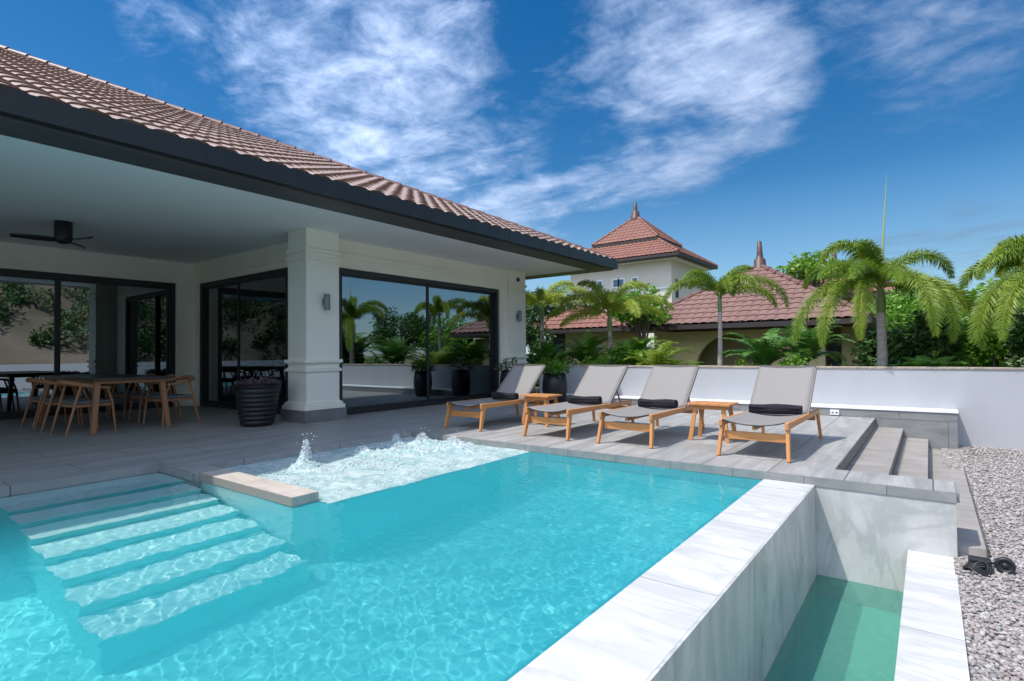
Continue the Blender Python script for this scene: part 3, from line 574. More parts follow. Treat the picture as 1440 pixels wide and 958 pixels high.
t = empty('power_socket', (-1.28, 10.585, .06)); mb = MB(); mb.box(-.065, -.02, -.042, .065, .014, .042); mb.build('cover', M_white, t, local=True, bevel=.004)
for sx in (-.028, .028): mb = MB(); mb.box(sx - .016, -.024, -.014, sx + .016, -.0205, .014); mb.build('outlet', M_grey, t, local=True)
tag(t, 'white double power socket on the grey tiled ledge', 'socket')
# ------------------------------------------------------------------ loungers
def make_lounger():
    t = empty('sun_lounger', (0, 0, 0))        # local: y = 0 at the front feet, +y towards the head
    w = .35
    mb = MB()
    for s in (-1, 1): mb.bar((s * (w - .03), .02, .345), (s * (w - .03), 1.83, .345), .035, .07, w2=.035, t2=.05)
    mb.build('side_rail', M_wood, t, local=True, bevel=.006)
    mb = MB(); mb.bar((-w + .05, .10, .215), (w - .05, .10, .215), .028, .085); mb.build('stretcher', M_woodx, t, local=True, bevel=.005)
    mb = MB(); mb.bar((-w + .05, 1.74, .26), (w - .05, 1.74, .26), .028, .06); mb.build('stretcher', M_woodx, t, local=True, bevel=.005)
    mb = MB(); mb.bar((0, .07, .30), (0, 1.7, .30), .035, .03); mb.build('centre_rail', M_wood, t, local=True)
    for s in (-1, 1):
        mb = MB(); mb.bar((s * (w - .012), -.01, .0), (s * (w - .035), .10, .375), .034, .045, (0, 1, 0), .036, .075); mb.build('leg', M_wood, t, local=True, bevel=.005)
        mb = MB(); mb.bar((s * (w - .012), 1.86, .0), (s * (w - .035), 1.77, .36), .032, .04, (0, 1, 0), .034, .065); mb.build('leg', M_wood, t, local=True, bevel=.005)
    # seat sling, sagging between the rails
    mb = MB(); vs = []; nx, ny = 10, 16
    for j in range(ny + 1):
        y = .03 + 1.12 * j / ny
        for i in range(nx + 1):
            u = i / nx * 2 - 1; vs.append((u * (w - .045), y, .382 - .04 * (1 - u * u) - .012 * math.sin(math.pi * j / ny)))
    mb.add(vs, [(j * (nx + 1) + i, j * (nx + 1) + i + 1, (j + 1) * (nx + 1) + i + 1, (j + 1) * (nx + 1) + i) for j in range(ny) for i in range(nx)], True)
    mb.build('seat_sling', M_sling, t, local=True, solid=.006)
    mb = MB(); pts = [(u * (w - .05), .028, .38 - .045 * (1 - u * u)) for u in [k / 6 - 1 for k in range(13)]]; mb.tube(pts, .007, 6); mb.build('edge_rod', M_black, t, local=True)
    # back: from the hinge up to the top bar
    h0 = Vector((0, 1.13, .375)); h1 = Vector((0, 1.72, .90)); d = (h1 - h0); nrm = Vector((0, -d.z, d.y)).normalized()
    mb = MB(); vs = []
    for j in range(13):
        s = j / 12
        for i in range(11):
            u = i / 10 * 2 - 1; p = h0 + d * s - nrm * (-.0 + .028 * (1 - u * u) * (1 - .6 * s)); vs.append((u * (w - .035), p.y, p.z))
    mb.add(vs, [(j * 11 + i, j * 11 + i + 1, (j + 1) * 11 + i + 1, (j + 1) * 11 + i) for j in range(12) for i in range(10)], True)
    bs = mb.build('back_sling', M_sling, t, local=True, solid=.007)
    mb = MB()
    for s in (-1, 1): a = h0 - nrm * .02; b = h1 - nrm * .02; mb.bar((s * (w - .03), a.y, a.z), (s * (w - .03), b.y, b.z), .022, .035, (0, -1, 1))
    mb.bar((-w + .03, h1.y, h1.z - .008), (w - .03, h1.y, h1.z - .008), .03, .03, (0, 0, 1))
    mb.build('back_frame', mat('bronze_metal', (.17, .145, .13), .5), t, local=True)
    for s in (-.22, .22): mb = MB(); mb.bar((s, 1.5, .66), (s, 1.68, .33), .02, .02); mb.build('back_support', M_wood, t, local=True)
    return t
lg = ['taupe sling lounger nearest the house window, rolled black towel on it', 'taupe teak lounger with a side table on its house side', 'taupe teak lounger between two others, the wooden stool table on its right', 'rightmost taupe teak lounger beside the terrace steps']
first = make_lounger()
for i, (x, dy) in enumerate(((-5.42, 0), (-3.97, -.02), (-2.88, 0), (-1.46, 0))):
    o = first if i == 0 else copy_tree(first)
    o.location = (x, 5.97 + dy, 0); o.rotation_euler = (0, 0, R((1.2, -.8, .5, -.6)[i])); tag(o, lg[i], 'sun lounger', 'sun loungers in a row on the pool deck')
def towel(x0, x1, y, z, lab, sd):
    t = empty('rolled_towel', ((x0 + x1) / 2, y, z)); random.seed(sd); mb = MB(); n = 14; L_ = (x1 - x0) / 2; pts = []; rad = []
    for i in range(n + 1):
        s = i / n; pts.append((-L_ + 2 * L_ * s, .004 * math.sin(s * 9), .004 * math.sin(s * 5 + sd))); rad.append(.056 + .004 * math.sin(s * 7 + sd) + random.uniform(-.0015, .0015))
    mb.tube(pts, rad, 18); 
    for k in range(5):      # the spiral end
        pass
    mb.build('roll', M_towel, t, local=True, bevel=.012)
    mb = MB(); mb.tube([(-L_ * .98, -.05, .02), (0, -.054, .018), (L_ * .97, -.05, .022)], .008, 6); mb.build('loose_edge', M_towel, t, local=True)
    t.rotation_euler = (0, 0, R(random.uniform(-3, 3))); tag(t, lab, 'towel', 'rolled towels on the loungers')
towel(-5.66, -5.2, 6.98, .418, 'rolled black towel on the lounger nearest the house', 1)
towel(-4.23, -3.73, 6.98, .418, 'rolled black towel on the second lounger from the house', 2)
towel(-3.14, -2.62, 6.98, .418, 'rolled black towel on the lounger left of the stool table', 3)
towel(-1.73, -1.17, 6.98, .418, 'rolled black towel on the lounger by the terrace steps', 4)
def side_table():
    t = empty('side_table', (0, 0, 0)); mb = MB()
    for k in range(4): mb.box(-.26 + .131 * k, -.2, .435, -.26 + .131 * k + .127, .2, .46)
    mb.build('table_top', M_wood, t, local=True, bevel=.003)
    mb = MB(); mb.box(-.20, -.15, .385, .20, -.128, .434); mb.box(-.20, .128, .385, .20, .15, .434); mb.box(-.2, -.128, .39, -.178, .128, .433); mb.box(.178, -.128, .39, .2, .128, .433); mb.build('apron', M_woodx, t, local=True)
    for sx in (-1, 1):
        for sy in (-1, 1):
            mb = MB(); mb.bar((sx * .225, sy * .175, 0), (sx * .165, sy * .135, .433), .05, .028, (0, 1, 0)); mb.build('leg', M_wood, t, local=True, bevel=.004)
    return t
s1 = side_table(); s1.location = (-2.17, 7.0, 0); tag(s1, 'square teak side table left of the rightmost lounger', 'side table', 'teak side tables between loungers')
s2 = copy_tree(s1); s2.location = (-4.78, 7.05, 0); tag(s2, 'teak side table partly hidden between the two house side loungers', 'side table', 'teak side tables between loungers')
# ------------------------------------------------------------------ foliage
M_frond = mat('palm_leaflet', (.12, .24, .025), .45, (.29, .36, .035), .9, trans=.4)
M_frondy = mat('yellow_palm_leaflet', (.32, .44, .045), .5, (.46, .50, .07), .9, trans=.4)
M_frondd = mat('deep_palm_leaflet', (.07, .20, .04), .4, (.16, .32, .05), 1.5, trans=.3)
M_trunk = mat('palm_trunk', (.52, .45, .39), .85, (.33, .27, .23), 5, (1, 1, 6), bump=.5, bscale=8)
M_shaft = mat('green_crownshaft', (.13, .20, .05), .4, (.18, .24, .08), 3)
M_leaf = mat('shrub_leaf', (.10, .27, .025), .45, (.22, .40, .035), 2.5, trans=.35)
M_leaflime = mat('lime_leaf', (.24, .40, .03), .45, (.13, .28, .025), 3, trans=.4)
M_leafdark = mat('dark_leaf', (.03, .085, .016), .5, (.07, .15, .025), 1.5, trans=.25)
M_purple = mat('purple_leaf', (.13, .085, .11), .55, (.22, .17, .19), 14, trans=.2)
M_bark = mat('tree_bark', (.16, .12, .09), .9, (.09, .07, .05), 6, bump=.5)
def frond(mb, base, az, e0, L_, droop, ll=.36, dens=46, plume=3, pw=1.6, wid=.021, sag=.38, rad=.014, twist=0.0):
    """rachis with leaflets in several ranks; az degrees (0 = +x), e0 start elevation, droop total bend in degrees"""
    az = R(az); n = 22; p = Vector(base); pts = [p.copy()]; dirs = []
    for i in range(n):
        s = (i + .5) / n; el = R(e0 - droop * s ** pw); a = az + twist * s
        d = Vector((math.cos(el) * math.cos(a), math.cos(el) * math.sin(a), math.sin(el))); dirs.append(d); p = p + d * (L_ / n); pts.append(p.copy())
    mb.tube(pts, [rad * (1 - .8 * i / n) + .002 for i in range(n + 1)], 5, False)
    for j in range(dens):
        s = .12 + .88 * (j + random.random() * .6) / dens; f_ = s * n; i = min(int(f_), n - 1); q = pts[i].lerp(pts[i + 1], f_ - i); d = dirs[i]
        side = d.cross(Vector((0, 0, 1)))
        side = side.normalized() if side.length > .15 else Vector((-math.sin(az), math.cos(az), 0))
        upv = side.cross(d).normalized()
        l_ = ll * (math.sin(math.pi * min(1, (s * .86 + .12))) ** .6) * random.uniform(.82, 1.12)
        for sg in (-1, 1):
            for k in range(plume):
                ang = R((k - (plume - 1) / 2) * 48 + random.uniform(-14, 14) + 8) if plume > 1 else R(random.uniform(4, 22))
                v = (side * sg * math.cos(ang) + upv * math.sin(ang)) * .86 + d * random.uniform(.35, .75); v.normalize()
                w_ = d.cross(v).normalized().cross(v).normalized() * 0 + d * wid * .5
                g = Vector((0, 0, -1)) * l_ * sag * random.uniform(.5, 1.1)
                a_ = q; b1 = q + v * l_ * .5 + g * .22; c1 = q + v * l_ * .92 + g
                mb.add([a_ - w_ * .5, a_ + w_ * .5, b1 + w_, b1 - w_, c1], [(0, 1, 2, 3), (3, 2, 4)], False)
def palm(name, x, y, z0, zc, tr, fronds, label, ml=None, group='foxtail palms behind the boundary wall', lean=(0, 0), shaft=.55, spear=None, ll=.36, dens=46, plume=3, size=1.0):
    t = empty(name, (x, y, z0)); mb = MB(); n = 14; pts = []; rad = []
    for i in range(n + 1):
        s = i / n; pts.append((x + lean[0] * (1 - s) ** 1.5, y + lean[1] * (1 - s), z0 + (zc - shaft - z0) * s)); rad.append(tr * (1.25 - .45 * s) * (1 + .03 * (i % 2)))
    mb.tube(pts, rad, 12); mb.build('trunk', M_trunk, t)
    mb = MB(); mb.tube([(x, y, zc - shaft - .02), (x, y, zc - shaft * .6), (x, y, zc), (x, y, zc + .1)], [tr * .85, tr * 1.0, tr * .55, tr * .3], 12); mb.build('crownshaft', M_shaft, t)
    mb = MB()
    for f_ in fronds:
        az, e0, L_, dr = f_[:4]; L_ *= size; kw = f_[4] if len(f_) > 4 else {}
        kw = dict(dict(ll=ll, dens=dens, plume=plume), **kw)
        frond(mb, (x + .03 * math.cos(R(az)), y + .03 * math.sin(R(az)), zc - .05 + random.uniform(-.05, .08)), az, e0, L_, dr, **kw)
    mb.build('crown', ml or M_frond, t)
    if spear: mb = MB(); mb.tube([(x + .02, y, zc), (x + spear[0] * .5, y, zc + spear[1] * .5), (x + spear[0], y, zc + spear[1])], [.03, .018, .002], 6); mb.build('spear_leaf', mat('spear_leaf_green', (.30, .36, .16), .5), t)
    tag(t, label, 'palm tree', group)
random.seed(21)
# azimuth 37 = straight to the right in the picture, 217 = left, 307 = towards the camera, 127 = away
palm('palm_tree', -.70, 12.3, -.4, 2.3, .085, [
    (212, 82, 1.95, 165, dict(pw=1.9)), (38, 64, 2.15, 150, dict(pw=1.6)), (262, 26, 2.4, 70), (281, 20, 2.3, 62), (244, 30, 2.2, 75), (304, 48, 2.5, 145, dict(pw=.75)), (220, 40, 2.7, 128, dict(pw=.8)), (238, 32, 2.6, 124, dict(pw=.8)), (260, 36, 2.4, 135, dict(pw=.8)), (325, 36, 2.4, 140, dict(pw=.8)),
    (20, 36, 2.8, 126, dict(pw=.8)), (350, 30, 2.6, 126, dict(pw=.8)), (36, 20, 2.0, 95, dict(pw=.9)), (120, 70, 2.0, 140, dict(pw=1.5)), (80, 50, 2.1, 130), (165, 55, 2.0, 130), (250, 78, 1.5, 120, dict(pw=1.8))],
    'large palm with a tall upright spear leaf, its frond shadow on the wall', spear=(.14, 2.05), shaft=.5, dens=84, plume=3, ll=.25, size=.86)
palm('palm_tree', -3.97, 13.5, -.4, 2.45, .055, [(214, 52, 1.7, 140, dict(pw=1.3)), (38, 48, 2.1, 135, dict(pw=1.3)), (25, 30, 1.5, 115), (300, 60, 1.2, 150), (90, 50, 1.4, 120), (150, 60, 1.3, 120), (235, 70, 1.3, 130), (37, 78, 1.2, 100, dict(pw=1.8)), (340, 60, 1.2, 140)],
    'slim pale trunked palm standing before the plum roofed pavilion', ll=.23, lean=(-.05, 0), shaft=.4, dens=64)
palm('palm_tree', -6.63, 13.0, -.4, 2.1, .07, [(214, 62, 1.7, 140, dict(pw=1.6)), (37, 46, 1.9, 100, dict(pw=1.4)), (48, 22, 1.7, 75), (205, 26, 1.8, 80), (300, 65, 1.4, 140), (260, 66, 1.4, 140), (120, 58, 1.5, 120), (217, 82, 1.3, 110, dict(pw=1.8)), (30, 76, 1.4, 120, dict(pw=1.8)), (330, 40, 1.5, 120), (225, 8, 1.4, 60)],
    'yellowish palm in front of the two storey tower house', ml=M_frondy, ll=.25, shaft=.45, dens=64)
palm('palm_tree', -9.14, 13.6, -.4, 2.5, .06, [(217, 35, 1.4, 90), (37, 58, 1.9, 120, dict(pw=1.4)), (30, 25, 1.9, 80), (300, 55, 1.4, 140), (250, 45, 1.4, 130), (120, 50, 1.5, 110), (340, 30, 1.5, 100), (45, 78, 1.4, 110, dict(pw=1.6))],
    'palm closest to the house corner, showing under the eave', ml=M_frondy, ll=.25, shaft=.4, dens=64)
palm('palm_tree', 1.72, 12.1, -.4, 2.2, .08, [(215, 62, 2.0, 145, dict(pw=1.4)), (222, 40, 2.5, 130, dict(pw=.8)), (212, 24, 2.2, 110, dict(pw=.9)), (40, 60, 1.8, 140), (205, 78, 1.6, 140, dict(pw=1.7)), (300, 50, 2.3, 148, dict(pw=.8)), (260, 42, 2.4, 138, dict(pw=.8)), (236, 32, 2.5, 125, dict(pw=1.0)), (130, 55, 1.6, 120), (10, 30, 1.7, 120), (240, 72, 1.6, 150, dict(pw=1.4)), (190, 40, 1.8, 120)],
    'drooping palm at the right edge of the picture, cut by the frame', shaft=.5, dens=80, plume=3, ll=.25, size=.86)
random.seed(31)
for (x, y, zc, nm) in ((3.4, 13.0, 2.4, 'first'), (5.6, 12.6, 2.0, 'b'), (8.2, 13.3, 2.7, 'c'), (11.0, 12.5, 2.2, 'd')):
    palm('palm_tree', x, y, -.4, zc, .08, [(a + random.uniform(-15, 15), random.uniform(30, 70), random.uniform(1.3, 1.7), random.uniform(120, 155)) for a in range(0, 360, 36)], {'first': 'palm mirrored in the window, next to the right hand picture edge', 'b': 'shorter palm mirrored in the big window behind the wall', 'c': 'tallest of the palms mirrored in the big window', 'd': 'palm mirrored at the near end of the big window'}[nm], shaft=.5, group='palms mirrored in the house windows', dens=30)
def cycad(x, y, z, r_, n, label, m=None, ll=.22, e=(35, 86), name='palm_shrub', group='low palm shrubs behind the boundary wall'):
    t = empty(name, (x, y, z)); mb = MB()
    for i in range(n):
        az = 360 * i / n * 2.618 + random.uniform(-10, 10); e0 = random.uniform(*e); frond(mb, (x, y, z), az, e0, r_ * random.uniform(.8, 1.1), random.uniform(60, 105), ll=ll, dens=44, plume=1, sag=.3, wid=.026, rad=.009)
    mb.build('fronds', m or M_frondd, t); mb = MB(); mb.lathe([(0, -.45), (.06, -.45), (.07, -.1), (.04, .06), (0, .08)], (x, y, z), 10); mb.build('stem', M_trunk, t)
    tag(t, label, 'shrub', group)
random.seed(8)
cy = [(-7.35, 13.0, .75, 1.2, 34, 'bright green palm shrub just left of the yellowish palm trunk', M_leaf), (-5.9, 12.9, .65, 1.15, 34, 'green palm shrub filling the gap right of the yellowish palm trunk', M_leaf), (-5.1, 12.3, .55, 1.15, 26, 'arching green palm shrub reaching towards the slim palm', M_frond),
      (-4.45, 12.1, .5, .6, 24, 'small feathery palm shrub at the foot of the slim palm', M_frond), (-2.75, 12.4, .75, 1.1, 34, 'dark blue green cycad in front of the pavilion arch', M_frondd), (-2.1, 13.2, .8, 1.15, 34, 'deep green cycad beside the dark pavilion opening', M_frondd),
      (.55, 13.4, 1.0, 1.5, 40, 'tall green palm shrub between the two right hand palms', M_leaf), (.0, 12.0, .45, .8, 24, 'low palm shrub right of the big palm trunk', M_frondd), (1.9, 13.5, 1.1, 1.6, 40, 'palm shrub behind the palm at the right edge', M_frond), (-8.4, 12.7, .7, .9, 26, 'palm shrub nearest the house corner behind the wall', M_leaf)]
for x, y, z, r_, n, lb, m_ in cy: cycad(x, y, z, r_, n, lb, m_)
def bush(name, x, y, z0, rx, ry, rz, n, size, m, label, cat='shrub', group=None, trunk=None, clumps=14, parts=('leaves', 'stem')):
    t = empty(name, (x, y, z0)); mb = MB(); cl = []
    for _ in range(clumps):
        while True:
            v = Vector((random.uniform(-1, 1), random.uniform(-1, 1), random.uniform(-.9, 1)))
            if .25 < v.length < 1: break
        cl.append((v, random.uniform(.25, .45)))
    zc = z0 + (trunk or 0) + rz
    for _ in range(n):
        v, cr = random.choice(cl); d = Vector((random.gauss(0, 1), random.gauss(0, 1), random.gauss(0, 1))).normalized() * cr * random.uniform(.5, 1)
        p = Vector((x + (v.x * .75 + d.x) * rx, y + (v.y * .75 + d.y) * ry, zc + (v.z * .75 + d.z) * rz))
        a = Vector((random.gauss(0, 1), random.gauss(0, 1), random.gauss(0, .6) - .2)).normalized(); b = a.cross(Vector((random.gauss(0, 1), random.gauss(0, 1), random.gauss(0, 1)))).normalized(); s = size * random.uniform(.6, 1.25)
        mb.add([p, p + a * s * .5 + b * s * .24, p + a * s, p + a * s * .5 - b * s * .24], [(0, 1, 2, 3)])
    mb.build(parts[0], m, t); mb = MB()
    top = zc
    mb.tube([(x, y, z0 - .05), (x + .02, y, (z0 + top) / 2), (x, y, top)], [max(.02, rx * .07), max(.015, rx * .05), .01], 7)
    for v, cr in cl[:9]: mb.tube([(x, y, z0 + (top - z0) * .45), (x + v.x * rx * .4, y + v.y * ry * .4, zc + v.z * rz * .3), (x + v.x * rx * .75, y + v.y * ry * .75, zc + v.z * rz * .75)], [max(.012, rx * .035), max(.008, rx * .02), .004], 5)
    mb.build(parts[1], M_bark, t); tag(t, label, cat, group)
    return t
random.seed(77)
G1 = 'bushes behind the boundary wall'
for a in ((-7.95, 12.3, -.1, .55, .4, .62, 2600, .1, M_leaf, 'leafy green bush behind the loungers near the house'), (-6.7, 12.2, -.1, .55, .35, .58, 2400, .09, M_leaflime, 'lime green bush behind the second lounger'), (-5.95, 12.3, .0, .65, .4, .60, 2600, .1, M_leaf, 'rounded green bush behind the wall in the middle'),
          (-2.95, 12.0, .0, .5, .3, .52, 2200, .08, M_leaflime, 'bright green bush rising over the wall right of the slim palm'), (-2.2, 12.1, .0, .55, .3, .52, 2200, .09, M_leaf, 'mid green bush below the dark cycads'), (-.1, 12.7, .1, .65, .4, .95, 3600, .13, M_leafdark, 'dark broad leaved bush right of the big palm'),
          (.9, 12.9, .1, .95, .5, .75, 4200, .11, M_leaf, 'dense bush left of the palm at the right edge'), (2.0, 12.7, .1, 1.0, .5, 1.0, 4200, .12, M_leafdark, 'dark dense bush at the far right over the wall'), (-1.45, 13.3, .0, .4, .3, .5, 1200, .09, M_leaf, 'small bush in front of the dark pavilion opening'),
          (-9.6, 14.5, -.3, 1.0, .6, .95, 3600, .14, M_leafdark, 'dark bush in the gap beside the house corner'), (-8.2, 15.2, -.3, .9, .5, .8, 3000, .13, M_leaf, 'green bush before the red roofed outbuilding'),
          (-8.6, 18.2, -.3, 1.1, .6, .95, 3000, .16, M_leaf, 'bush between the outbuilding and the pavilion'), (-.3, 17.5, -.3, 1.3, .7, 1.3, 4200, .16, M_leafdark, 'dark bush right of the pavilion')):
    bush('bush', *a[:9], a[9], group=G1)
random.seed(78)
bush('fig_tree', -7.3, 16.6, -.4, 1.2, .7, .8, 2600, .17, M_leaf, 'broad leaved green tree in front of the tower house wall', 'tree', trunk=2.1, parts=('crown', 'trunk'))
bush('shade_tree', -12.2, 17.5, -.4, 1.7, 1.0, 1.3, 5200, .15, M_leafdark, 'dark leafy tree just past the house corner', 'tree', trunk=1.6, parts=('crown', 'trunk'), group='trees beyond the gardens')
bush('shade_tree', -3.6, 24.5, -.4, 1.9, 1.2, .7, 1500, .22, M_leaflime, 'airy yellow green tree showing over the pavilion roof', 'tree', trunk=4.0, parts=('crown', 'trunk'), group='trees beyond the gardens')
for a in ((1.2, 19.5, 2.3, 1.1, 'dense green tree right of the tall palm'), (3.6, 18.5, 1.9, 1.4, 'dense green tree at the far right behind the palm'), (-.6, 22, 2.2, 1.2, 'dense green tree behind the spear leaf palm')):
    bush('shade_tree', a[0], a[1], -.4, a[2], 1.4, a[3], 7000, .15, M_leafdark if a[0] > 3 else M_leaf, a[4], 'tree', trunk=1.3, parts=('crown', 'trunk'), group='trees beyond the gardens', clumps=22)
# ------------------------------------------------------------------ neighbouring houses
M_tower = mat('tower_render', (.64, .59, .49), .8, (.58, .535, .445), 1); M_yellow = mat('yellow_render', (.50, .42, .22), .8, (.44, .37, .19), 1.5); M_dark = mat('dark_opening', (.012, .013, .014), .6); M_brown = mat('dark_eave', (.035, .025, .022), .6)
M_glassn = mat('far_glass', (.05, .12, .18), .1)
def hip_roof(parent, x0, y0, x1, y1, z, h, top=.12, tw=.3, th=.34, m=M_roofred, name='roof', cap=.08):
    mb = MB(); ch = MB(); cx = (x0 + x1) / 2; cy_ = (y0 + y1) / 2; hx = (x1 - x0) / 2; hy = (y1 - y0) / 2
    for (ox, oy, ex, ey, half, run) in ((x0, y0, 1, 0, hx, hy), (x1, y0, 0, 1, hy, hx), (x1, y1, -1, 0, hx, hy), (x0, y1, 0, -1, hy, hx)):
        tpx = top * half; L2 = math.hypot(run * (1 - top), h); uu = Vector((-ey * run * (1 - top), ex * run * (1 - top), h)) / L2
        tile_slope(mb, (ox, oy, z), (ex, ey, 0), uu, lambda s, half=half, L2=L2: (half * (1 - top) * s / L2, 2 * half - half * (1 - top) * s / L2), L2, tw=tw, th=th, amp=tw * .13, lift=tw * .08)
    o = mb.build(name, m, parent)
    for sx, sy in ((x0, y0), (x1, y0), (x1, y1), (x0, y1)):
        ch = MB(); ridge_caps(ch, (sx, sy, z + .03), (cx + (sx - cx) * top, cy_ + (sy - cy_) * top, z + h + .03), cap, .4); ch.build('hip_ridge', M_ridge if m is not M_roofred else M_roofred, parent)
    e = MB(); e.box(x0 - .03, y0 - .03, z - .16, x1 + .03, y1 + .03, z - .02); e.build('eave', M_brown, parent)
M_finial = mat('finial_brown', (.10, .05, .045), .5, (.07, .035, .03), 5)
def spire(parent, x, y, z, h, r_):
    mb = MB(); mb.lathe([(r_ * 1.25, -.15 * h), (r_ * 1.2, .1 * h), (r_ * 1.0, .13 * h), (r_ * .95, .38 * h), (r_ * .62, .42 * h), (r_ * .5, .55 * h), (r_ * .36, .97 * h), (r_ * .1, h), (0, h * 1.01)], (x, y, z), 12); mb.build('finial', M_finial, parent)
def fwin(parent, x0, z0, x1, z1, y, fr=.07):
    w_ = empty('window', (0, 0, 0)); w_.parent = parent; w_.matrix_parent_inverse = parent.matrix_basis.inverted()
    mb = MB(); mb.box(x0 - fr, y - .04, z0 - fr, x1 + fr, y - .004, z0); mb.box(x0 - fr, y - .04, z1, x1 + fr, y - .004, z1 + fr); mb.box(x0 - fr, y - .04, z0, x0, y - .004, z1); mb.box(x1, y - .04, z0, x1 + fr, y - .004, z1); mb.build('frame', M_white, w_)
    mb = MB(); mb.box(x0, y - .018, z0, x1, y - .003, z1); mb.build('pane', M_glassn, w_)
T = empty('tower_house', (-13.8, 30.7, -.4)); random.seed(40)
mb = MB(); mb.box(-16.9, 28.2, -.4, -10.75, 33.5, 6.1); mb.build('wall', M_tower, T)
mb = MB(); mb.box(-17.1, 27.9, 5.95, -10.4, 33.7, 6.03); mb.build('soffit', M_white, T)
hip_roof(T, -17.4, 27.5, -10.1, 34, 6.2, 1.25, top=.47, tw=.26, th=.3)
hip_roof(T, -15.8, 28.9, -11.75, 32.6, 7.42, 1.6, top=.1, tw=.26, th=.3, name='upper_roof')
spire(T, -13.85, 30.7, 9.1, .95, .24)
for x in (-12.95, -13.75, -14.1, -15.1, -15.5): fwin(T, x, 4.75, x + .28, 5.15, 28.2)
mb = MB(); mb.box(-17.0, 28.17, 4.45, -10.73, 28.199, 4.53); mb.build('string_course', M_white, T)
mb = MB(); mb.box(-10.749, 28.75, 4.0, -10.72, 29.15, 5.0); mb.build('vent', M_dark, T)
tag(T, 'cream two storey house with a tiered red roof and finial', 'house')
PV = empty('garden_pavilion', (-4.6, 20.4, -.4)); random.seed(41)
mb = MB(); mb.box(-7.4, 17.75, -.4, -6.0, 17.95, 1.74); mb.box(-3.75, 17.75, -.4, -2.35, 17.95, 1.74)
arc = []; cxA, rA = -4.87, 1.13
for k in range(17): a = math.pi * k / 16; arc.append((cxA - rA * math.cos(a), .55 + rA * .95 * math.sin(a)))
for k in range(16):
    (xa, za), (xb, zb) = arc[k], arc[k + 1]; mb.hexa([(xa, 17.75, za), (xb, 17.75, zb), (xb, 17.95, zb), (xa, 17.95, za)], [(xa, 17.75, 1.74), (xb, 17.75, 1.74), (xb, 17.95, 1.74), (xa, 17.95, 1.74)])
mb.box(-7.4, 17.95, -.4, -7.2, 23.2, 1.74); mb.box(-2.0, 18.3, -.4, -1.4, 18.5, 1.74)
mb.build('wall', M_yellow, PV)
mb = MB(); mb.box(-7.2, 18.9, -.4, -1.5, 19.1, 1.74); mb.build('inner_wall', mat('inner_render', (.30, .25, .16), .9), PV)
mb = MB(); mb.box(-2.34, 18.5, -.4, -2.0, 18.7, 1.2); mb.box(-1.4, 17.9, -.4, -1.3, 18.2, 1.74); mb.build('opening', M_dark, PV)
hip_roof(PV, -8.05, 17, -1.2, 23.8, 1.95, 2.0, top=.04, tw=.27, th=.32, m=M_roofplum); spire(PV, -4.62, 20.4, 3.85, 1.05, .2)
tag(PV, 'yellow garden pavilion with an arch and plum tiled pyramid roof', 'pavilion')
P2 = empty('far_pavilion', (-3.1, 27, -.4)); random.seed(42)
mb = MB(); mb.box(-4.9, 25.2, -.4, -1.2, 28.8, 3.3); mb.build('wall', M_yellow, P2); hip_roof(P2, -5.6, 24.7, -.7, 29.2, 3.25, 1.45, top=.04, m=M_roofred); spire(P2, -3.15, 27, 4.6, .8, .2)
tag(P2, 'small red tiled roof with finial peeking out behind the plum pavilion', 'pavilion')
P3 = empty('garden_annex', (-11.8, 20.5, -.4)); random.seed(43)
mb = MB(); mb.box(-12.1, 19.7, -.4, -9.6, 21.6, 1.9); mb.build('wall', M_yellow, P3); mb = MB(); mb.box(-13.8, 20.8, -.4, -12.2, 21.0, 1.9); mb.build('opening', M_dark, P3)
hip_roof(P3, -14.4, 19.0, -9.2, 22.2, 2.05, .95, top=.1, m=M_roofred)
tag(P3, 'low cream outbuilding with red tiled roof left of the yellowish palm', 'outbuilding')
# ------------------------------------------------------------------ planters
def leafball(mb, c, r_, n, size, flat=.5):
    for _ in range(n):
        a = random.uniform(0, 6.283); q = math.sqrt(random.random()) * r_; p = Vector((c[0] + q * math.cos(a), c[1] + q * math.sin(a), c[2] + random.uniform(-.02, 1) * r_ * flat * (1 - (q / r_) ** 2 * .6)))
        d = Vector((math.cos(a) * .7 + random.gauss(0, .5), math.sin(a) * .7 + random.gauss(0, .5), random.uniform(-.1, .9))).normalized(); b = d.cross(Vector((0, 0, 1))).normalized(); s = size * random.uniform(.7, 1.3)
        mb.add([p, p + d * s * .5 + b * s * .22, p + d * s, p + d * s * .5 - b * s * .22], [(0, 1, 2, 3)])
t = empty('ribbed_planter', (-8.50, 4.55, 0)); pr = [(0, 0), (.215, 0), (.235, .02)]
for k in range(8):
    z = .04 + k * .073; r_ = .245 + .105 * (z / .65) ** .8
    pr += [(r_ + .012, z), (r_ + .020, z + .02), (r_ + .020, z + .042), (r_ + .004, z + .06)]
pr += [(.355, .635), (.375, .65), (.375, .675), (.34, .675), (.33, .60), (0, .60)]
mb = MB(); mb.lathe(pr, (0, 0, 0), 44); mb.build('pot', M_potblack, t, local=True)
mb = MB(); random.seed(4); leafball(mb, (0, 0, .66), .36, 520, .075, .3); mb.build('succulents', M_purple, t, local=True)
t.scale = (.92, .92, .95); tag(t, 'black ribbed planter with purple grey succulents by the cream column', 'planter')
